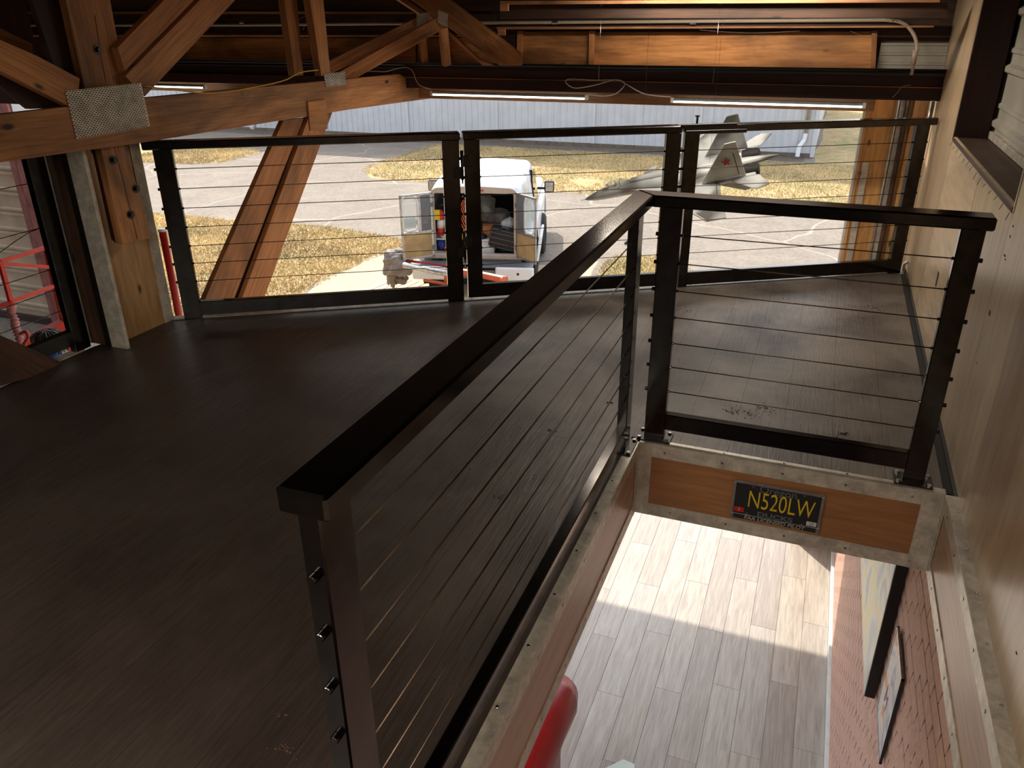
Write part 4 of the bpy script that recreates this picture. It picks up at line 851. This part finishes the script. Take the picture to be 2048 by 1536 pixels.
def wheel(x, y):
    c = FTk @ Vector((x, y, .40)); ax = FTk.to_3x3() @ XV; F = frame(c, ax.orthogonal(), ax); prof_ = [(.20, -.13), (.34, -.13), (.385, -.10), (.40, -.04), (.40, .04), (.385, .10), (.34, .13), (.20, .13)]
    n = 28; vs = []; fs = []
    for i in range(n):
        a = 2*PI*i/n
        for r, z in prof_: vs.append((r*math.cos(a), r*math.sin(a), z))
    m_ = len(prof_)
    for i in range(n):
        for k in range(m_): fs.append((i*m_+k, i*m_+(k+1) % m_, (i+1) % n*m_+(k+1) % m_, (i+1) % n*m_+k))
    w = shade(obj('wheel', vs, fs, 'rubber', tk, F)); disc('hub', F @ Vector((0, 0, -.10)), ax, .20, .2, 'grey', w, 20)
for x in (.82, -.82): wheel(x, 1.1); wheel(x*1.07, 2.72)
bump_l = [(-.98, -.30, .50), (-.96, -.34, .66), (.96, -.34, .66), (.98, -.30, .50)]
box('bumper_step', (-.95, -.34, .60), (.95, -.04, .625), 'grey', tk, FTk, .005)
for a, b in ((-.97, -.36), (.36, .97)): box('bumper_wing', (a, -.37, .40), (b, -.30, .62), 'white', tk, FTk, .03)
box('bumper_center', (-.36, -.33, .42), (.36, -.29, .56), 'grey', tk, FTk, .01); disc('bumper_bolt', FTk @ Vector((.72, -.372, .52)), FTk.to_3x3() @ Vector((0, -1, 0)), .02, .006, 'dark', tk, 12)
box('tow_hitch', (-.05, -.48, .33), (.05, -.05, .41), 'dark', tk, FTk); box('rear_apron', (-.85, -.10, .25), (.85, -.06, .60), 'dark', tk, FTk)
for x in (-.78, .55): box('mud_flap', (x, -.02, .12), (x+.3, 0, .55), 'rubber', tk, FTk)
for x in (-.84, .70): box('tail_light', (x, -.05, .76), (x+.10, -.035, .92), 'red', tk, FTk) if False else None
# barn doors
def barn(sx, ang, w, label):
    """hinge at the side of the opening; local x along the door away from the hinge"""
    hg = FTk @ Matrix.Translation((sx*.665, -.05, .70)) @ Matrix.Rotation(ang, 4, 'Z')
    H = 1.03; d = None
    t0 = .025
    fr = box('door_frame', (0, 0, 0), (w, t0, .035), 'alu', tk, hg); 
    for a, b in (((0, 0, H-.035), (w, t0, H)), ((0, 0, 0), (.035, t0, H)), ((w-.035, 0, 0), (w, t0, H)), ((0, 0, .40), (w, t0, .44))): box('door_stile', a, b, 'alu', fr, hg)
    box('lower_panel', (.03, .006, .03), (w-.03, .018, .41), 'tan_panel', fr, hg)
    box('upper_panel', (.035, .007, .44), (w*.36, .017, H-.035), 'grey', fr, hg); box('upper_panel', (w*.36, .006, .44), (w*.46, .019, H-.035), 'alu', fr, hg)
    # rounded window
    x0, x1, z0, z1, r = w*.48, w*.92, .47, H-.06, .07
    def rr(e):
        out = []
        for cx, cz, a0 in ((x1-r, z1-r, 0), (x0+r, z1-r, 1), (x0+r, z0+r, 2), (x1-r, z0+r, 3)):
            for k in range(5): a = (a0+k/4)*PI/2; out.append((cx+(r+e)*math.cos(a), cz+(r+e)*math.sin(a)))
        return out
    A, B = rr(.025), rr(0); n = len(A); vs = [(x, -.008, z) for x, z in A]+[(x, -.008, z) for x, z in B]+[(x, t0+.008, z) for x, z in A]+[(x, t0+.008, z) for x, z in B]
    fs = [(k, (k+1) % n, n+(k+1) % n, n+k) for k in range(n)]+[(2*n+k, 3*n+k, 3*n+(k+1) % n, 2*n+(k+1) % n) for k in range(n)]+[(n+k, n+(k+1) % n, 3*n+(k+1) % n, 3*n+k) for k in range(n)]+[(k, 2*n+k, 2*n+(k+1) % n, (k+1) % n) for k in range(n)]
    obj('window_frame', vs, fs, 'white_matt', fr, hg)
    obj('window_pane', [(x, .008, z) for x, z in B]+[(x, .014, z) for x, z in B], [tuple(range(n)), tuple(range(2*n-1, n-1, -1))]+[(i, (i+1) % n, (i+1) % n+n, i+n) for i in range(n)], 'glass', fr, hg)
    for k in (.12, .80): box('door_hinge', (-.02, -.006, k), (.03, .03, k+.07), 'grey', fr, hg)
    return hg, fr
hl, fl_ = barn(-1, PI+math.radians(34), .54, 'left')
hr_, fr_ = barn(1, -math.radians(50), .52, 'right')
box('paper_notice', (.28, -.012, .50), (.48, -.009, .68), 'white_matt', fl_, hl)
# things in and on the truck
def inT(x, y, z): return FTk @ Vector((x, y, z))
fe = thing('fire_extinguisher', 'red and white fire extinguisher with yellow tag at the left inside the truck opening', 'extinguisher', inT(-.55, .05, 1.15))
tube('cylinder', [inT(-.55, .06, 1.02), inT(-.55, .06, 1.06), inT(-.55, .06, 1.36), inT(-.55, .06, 1.41), inT(-.55, .06, 1.43)], [.05, .062, .062, .045, .02], 'red', fe, n=16)
tube('white_label', [inT(-.55, .06, 1.14), inT(-.55, .06, 1.27)], .0635, 'white_matt', fe, n=16); tube('valve', [inT(-.55, .06, 1.43), inT(-.55, .06, 1.50), inT(-.50, .03, 1.52)], .014, 'dark', fe)
box('yellow_tag', (-.64, -.015, 1.28), (-.55, -.01, 1.44), 'yellow', fe, FTk); tube('hose', spline([inT(-.5, .03, 1.5), inT(-.46, .0, 1.4), inT(-.47, .0, 1.2), inT(-.50, .0, 1.05)], 5), .010, 'dark', fe, n=6)
ca = thing('extension_cord', 'orange extension cord hanging in loops inside the truck opening', 'cord', inT(-.15, .1, 1.4))
for k in range(5): tube('cord_loop', spline([inT(-.18+.03*k, .1+.01*k, 1.58), inT(-.26+.03*k, .08, 1.35), inT(-.16+.035*k, .07, 1.10+.02*k), inT(-.06+.02*k, .09, 1.33), inT(-.12+.02*k, .1, 1.57)], 6), .010, 'orange', ca, n=6)
o = soft('yellow_bag', inT(-.08, .2, 1.02), (.16, .14, .12), 'yellow', None, .3, 2.2, 4, box_=.4); tagit(o, 'yellow bag with black marks under the orange cord', 'bag')
sh = thing('shelf', 'white shelf unit at the left inside the truck opening', 'shelf', inT(-.55, .3, .9))
for z in (.945, .72): box('board', (-.75, .04, z), (-.38, .5, z+.02), 'white_matt', sh, FTk)
box('divider', (-.385, .04, .7), (-.36, .5, 1.5), 'white_matt', sh, FTk)
for nm, lab, c, sz, mt, sd in (('blue_bag', 'blue bag on the lower shelf of the truck', (-.56, .2, .84), (.08, .12, .10), 'blue', 1), ('white_jug', 'small white jug on the upper shelf of the truck', (-.52, .12, 1.01), (.07, .07, .055), 'white_matt', 2), ('rag_heap', 'orange and grey rags on the truck floor at the left', (-.42, .1, .78), (.11, .1, .06), 'orange', 3), ('plastic_bag', 'cloudy plastic sheet bundle at the top of the truck load', (.08, .45, 1.40), (.19, .2, .22), 'plastic_bag', 5), ('plastic_bag', 'bluish plastic bag behind the cardboard box', (.30, .55, 1.22), (.24, .2, .14), 'plastic_bag', 6), ('white_bag', 'white plastic bag with pointed top at the right of the truck load', (.53, .35, 1.12), (.11, .14, .13), 'white_matt', 7)):
    tagit(soft(nm, inT(*c), sz, mt, None, .35, 2.3, sd, box_=.2), lab, 'bag' if 'bag' in nm else ('jug' if 'jug' in nm else 'rags'))
bx = thing('cardboard_box', 'brown cardboard box in the middle of the truck load', 'box', inT(.28, .4, 1.0), mat=FTk @ Matrix.Translation((.28, .38, .96)) @ Matrix.Rotation(.12, 4, 'Z'))
box('carton', (-.20, -.15, 0), (.20, .15, .17), 'card', bx, WM[bx], .004); box('flap', (-.20, -.16, .165), (.20, 0, .172), 'card', bx, WM[bx], .001)
bb = thing('storage_bin', 'pale plastic bin at the front of the truck load', 'bin', inT(.08, .15, .8)); box('bin', (-.12, .08, .71), (.30, .5, .93), 'white_matt', bb, FTk, .02); box('rim', (-.13, .07, .92), (.31, .51, .95), 'white_matt', bb, FTk, .006)
st_ = thing('suitcase', 'black nylon suitcase leaning in the right of the truck opening', 'suitcase', inT(.45, .1, .9))
Ms = FTk @ Matrix.Translation((.45, .12, .97)) @ Matrix.Rotation(.22, 4, 'Y')
obj('shell', [(sx*.22, sy*.12, sz*.17) for sz in (-1, 1) for sx, sy in ((-1, -1), (1, -1), (1, 1), (-1, 1))], BF, 'bag', st_, Ms, smooth=True, bevel=.05, seg=4)
tube('handle', [Ms @ Vector(p) for p in ((-.05, -.12, .17), (-.05, -.12, .20), (.05, -.12, .20), (.05, -.12, .17))], .008, 'grey', st_, n=6)
for z in (-.08, .0, .08): box('strap', (-.222, -.123, z), (.222, -.118, z+.008), 'grey', st_, Ms)
tube('piping', [Ms @ Vector(p) for p in ((-.2, -.122, -.14), (.2, -.122, -.14), (.2, -.122, .14), (-.2, -.122, .14), (-.2, -.122, -.14))], .005, 'grey', st_, n=5)
bd = thing('black_pouch', 'small black pouch left of the cardboard box', 'pouch', inT(.05, .2, 1.0)); soft('pouch', inT(.06, .18, .97), (.11, .1, .07), 'bag', bd, .3, 2, 8)
cl_ = thing('hat_and_towel', 'grey hat and pale towel hanging on the inside of the left rear door', 'towel', hl @ Vector((.2, -.03, .7)))
prism('towel', [hl @ Vector(p) for p in ((.12, -.02, .86), (.05, -.03, .60), (.22, -.04, .58), (.20, -.02, .80))], hl.to_3x3() @ Vector((0, -1, 0)), .02, 'white_matt', cl_, bevel=.005)
soft('hat', hl @ Vector((.17, -.05, .56)), (.10, .05, .07), 'cloth', cl_, .2, 3, 2); tube('strap', [hl @ Vector(p) for p in ((.13, -.04, .5), (.10, -.05, .4), (.08, -.04, .28))], .008, 'dark', cl_, n=6)
for k in range(14):
    pass
# =================================================================== TOW FRAME, CLOTH, DECK outside
wd = thing('wood_deck', 'tan plank deck lying on the ground in front of the truck', 'deck', P(780, 580, 'z', G))
a = P(729, 577, 'z', G+.1); b = P(772, 558, 'z', G+.1); dd = Vector(((b-a).x, (b-a).y, 0)).normalized(); nn = Vector((dd.y, -dd.x, 0))
for k in range(26):
    s = a+nn*(.004+k*.15); L0 = -2.2; L1 = .75+.0*k
    F = frame((0, 0, 0), dd, ZV); F = Matrix.Translation(s) @ frame((0, 0, 0), dd, ZV)
    box('plank', (L0, -.134, -.03), (L1, 0, 0), 'deck_tan', wd, F, .004)
F = Matrix.Translation(a) @ frame((0, 0, 0), dd, ZV)
for l in (-1.9, -.6, .6): box('joist', (l, -3.9, -.10), (l+.06, 0, -.03), 'timber_old', wd, F)
tf = thing('tow_frame', 'silver and orange tubular tow bar lying in front of the truck bumper', 'tow bar', P(900, 545, 'z', G+.45))
def tp(x, y, z=G+.70): return P(x, y, 'z', z)
tube('silver_tube', [tp(808, 530), tp(905, 549)], .045, 'alu', tf, n=12); tube('red_tube', [tp(812, 521), tp(900, 533)], .02, 'leather', tf, n=8)
tube('orange_tube', [tp(900, 540), tp(960, 549), tp(1012, 560)], .055, 'orange', tf, n=8, smooth=False); disc('end_disc', tp(1005, 562, G+.72), tp(1012, 560)-tp(960, 549), .07, .02, 'orange', tf)
tube('orange_strut', [tp(893, 540), tp(891, 566, G+.45)], .03, 'orange', tf, n=6); tube('orange_foot', [tp(848, 560, G+.45), tp(892, 568, G+.45)], .025, 'orange', tf, n=6)
tube('strut', [tp(960, 549), (tp(960, 549).x, tp(960, 549).y, G+.1)], .02, 'dark', tf, n=6); tube('strut', [tp(1005, 560), (tp(1005, 560).x, tp(1005, 560).y, G)], .02, 'orange', tf, n=6)
cb = thing('cloth_bundle', 'crumpled grey cloth draped over the end of the silver tow bar', 'cloth', tp(795, 545, G+.1))
c = tp(797, 526, G+.62); soft('cloth', c, (.22, .17, .21), 'cloth', cb, .5, 2.6, 11, sub=4); soft('cloth_fold', tp(784, 537, G+.5), (.12, .11, .28), 'cloth', cb, .5, 3.2, 12, sub=4); soft('cloth_tail', tp(794, 556, G+.32), (.17, .09, .10), 'cloth', cb, .5, 3, 13, sub=4)
# =================================================================== MODEL JET
def rodr(v):
    th = v.length; return Matrix.Rotation(th, 4, v/th)
JS = 1.305
JR = rodr(Vector((.4245, .8242, -2.967))); JP = Vector((0, 0, CAMH))+(Vector((-1.7027, 5.9111, .2208))-Vector((0, 0, CAMH)))*.9
FJ = Matrix.Translation(JP) @ JR
jt = thing('model_jet', 'large grey camouflaged model fighter jet with a red star, hanging behind the railing', 'model plane', mat=FJ)
def js(p): return Vector((p[0]*JS, p[1]*JS, p[2]*JS))
def ell(x, ry, rz, z0=0, n=16, sq=1.): 
    out = []
    for k in range(n):
        a = 2*PI*k/n; cx, cz = math.cos(a), math.sin(a); out.append(js((x, ry*math.copysign(abs(cx)**sq, cx), z0+rz*math.copysign(abs(cz)**sq, cz))))
    return out
def jloft(name, secs, mat, par=jt, smooth=True):
    n = len(secs[0]); vs = [p for s_ in secs for p in s_]; fs = [(i*n+k, i*n+(k+1) % n, (i+1)*n+(k+1) % n, (i+1)*n+k) for i in range(len(secs)-1) for k in range(n)]+[tuple(range(n)), tuple(range(len(secs)*n-1, (len(secs)-1)*n-1, -1))]
    o = obj(name, vs, fs, mat, par, FJ); return shade(o)
jloft('fuselage', [ell(-.0, .001, .001, -.012), ell(-.02, .010, .010, -.010), ell(-.06, .021, .021, -.006), ell(-.11, .028, .029, -.001), ell(-.17, .032, .034, .003), ell(-.24, .034, .040, .006), ell(-.32, .040, .042, .008), ell(-.42, .060, .040, .008, sq=.8), ell(-.52, .070, .036, .008, sq=.8), ell(-.65, .060, .032, .008), ell(-.78, .035, .026, .008), ell(-.88, .020, .020, .008), ell(-.96, .011, .012, .010), ell(-1.0, .002, .003, .010)], 'camo')
jloft('canopy', [ell(-.115, .004, .003, .030), ell(-.135, .016, .016, .034), ell(-.165, .021, .026, .038), ell(-.21, .022, .030, .042), ell(-.26, .020, .024, .044), ell(-.30, .012, .012, .044)], 'glass')
for x in (-.155, -.20): 
    o = soft('pilot_head', FJ @ js((x, 0, .052)), (.010, .010, .013), 'white_matt', jt, .05, 2, sub=2)
tube('canopy_bow', [FJ @ js((-.225, .022*math.cos(a*PI/8), .042+.030*math.sin(a*PI/8))) for a in range(9)], .0022, 'camo', jt, n=6)
jloft('spine', [ell(-.28, .016, .012, .045), ell(-.40, .022, .018, .046), ell(-.60, .018, .014, .040), ell(-.75, .010, .008, .030)], 'camo')
for s in (1, -1):
    def off(sec, y): return [p+Vector((0, y*JS, 0)) for p in sec]
    jloft('engine_nacelle', [off(ell(-.40, .028, .030, -.028, sq=.5), s*.060), off(ell(-.50, .034, .033, -.026, sq=.6), s*.060), off(ell(-.70, .036, .035, -.012), s*.057), off(ell(-.83, .036, .036, -.004), s*.055)], 'camo')
    nz = jloft('nozzle', [off(ell(-.82, .034, .034, -.004, 18), s*.055), off(ell(-.86, .036, .036, -.004, 18), s*.055), off(ell(-.91, .027, .027, -.004, 18), s*.055)], 'dark')
    jloft('nozzle_ring', [off(ell(-.815, .037, .037, -.004, 18), s*.055), off(ell(-.825, .037, .037, -.004, 18), s*.055)], 'alu')
    def surf(name, pts, th, mat, par=jt):
        """thin tapered flying surface: pts = list of (x,y,z)"""
        P_ = [js((x, s*y, z)) for x, y, z in pts]; nrm = (P_[1]-P_[0]).cross(P_[-1]-P_[0]).normalized(); n = len(P_); vs = [p+nrm*th for p in P_]+[p-nrm*th for p in P_]
        return obj(name, vs, [tuple(range(n)), tuple(range(2*n-1, n-1, -1))]+[(i, (i+1) % n, (i+1) % n+n, i+n) for i in range(n)], mat, jt if par is None else par, FJ, bevel=th*.7)
    surf('leading_extension', [(-.22, .02, .012), (-.33, .055, .012), (-.41, .085, .010), (-.70, .085, .008), (-.70, .02, .012)], .005, 'camo')
    w = surf('wing', [(-.41, .08, .008), (-.685, .362, .0), (-.775, .362, .0), (-.75, .25, .004), (-.725, .08, .008)], .005, 'camo')
    surf('wing_leading_edge', [(-.405, .082, .0095), (-.678, .360, .0015), (-.690, .360, .0015), (-.418, .082, .0095)], .0055, 'white_matt', w)
    surf('flap_line', [(-.712, .10, .0135), (-.728, .235, .0095), (-.731, .235, .0095), (-.715, .10, .0135)], .001, 'dark', w)
    surf('tail_boom', [(-.66, .085, .005), (-.66, .112, .005), (-.90, .112, .004), (-.90, .085, .004)], .010, 'camo')
    f = surf('tail_fin', [(-.645, .100, .015), (-.80, .102, .215), (-.852, .102, .215), (-.855, .100, .015)], .0035, 'fin' if s > 0 else 'camo')
    surf('rudder_line', [(-.825, .1035, .03), (-.825, .1055, .155), (-.828, .1055, .155), (-.828, .1035, .03)], .0025, 'dark', f)
    h = surf('tailplane', [(-.77, .105, .004), (-.885, .19, .0), (-.915, .20, .0), (-.965, .185, .0), (-.915, .105, .004)], .004, 'camo')
    surf('tailplane_line', [(-.845, .125, .0065), (-.935, .18, .003), (-.938, .18, .003), (-.848, .125, .0065)], .001, 'white_matt', h)
    surf('ventral_fin', [(-.72, .085, -.03), (-.83, .092, -.085), (-.86, .092, -.08), (-.85, .085, -.03)], .003, 'fin')
    surf('foreplane', [(-.30, .045, .015), (-.37, .115, .015), (-.395, .115, .015), (-.37, .045, .015)], .003, 'camo')
    # star
    sp = []
    for k in range(10):
        r = (.026 if k % 2 == 0 else .0105); a_ = PI/2+k*PI/5; sp.append((-.785+r*math.cos(a_)*1.0, .0+.1080, .115+r*math.sin(a_)))
    S2 = [js((x, s*y, z)) for x, y, z in sp]; n_ = 10; th = .0008
    vs = [p+Vector((0, s*th, 0)) for p in S2]+[p for p in S2]+[js((-.785, s*.1080, .115))+Vector((0, s*th, 0))]
    obj('red_star', vs, [(i, (i+1) % 10, 20) for i in range(10)]+[(i, (i+1) % 10, (i+1) % 10+10, i+10) for i in range(10)], 'red', f, FJ)
    sp2 = [js((-.785+(x+.785)*1.28, s*.1070, .115+(z-.115)*1.28)) for x, y, z in sp]
    vs = [p+Vector((0, s*th*.6, 0)) for p in sp2]+[p for p in sp2]+[js((-.785, s*.1070, .115))+Vector((0, s*th*.6, 0))]
    obj('star_outline', vs, [(i, (i+1) % 10, 20) for i in range(10)]+[(i, (i+1) % 10, (i+1) % 10+10, i+10) for i in range(10)], 'white_matt', f, FJ)
    text('red_number', '108', .028, 'orange', jt, FJ @ frame(js((-.30, s*.0412, .012)), (-s, 0, 0), (0, s, .25)), .0006)
tube('nose_probe', [FJ @ js((-.085, .0, .018)), FJ @ js((-.085, 0, .03)), FJ @ js((-.075, 0, .034))], .002, 'dark', jt, n=6)
surf_ = tube('nose_boom', [FJ @ js((-.005, 0, -.012)), FJ @ js((.02, 0, -.013))], .0015, 'grey', jt, n=6)
for p in ((-.33, 0, .05), (-.68, 0, .04)):
    a = FJ @ js(p); tube('hanging_wire', [a, Vector((a.x, a.y, 1.78))], .0008, 'cable', jt, n=4)
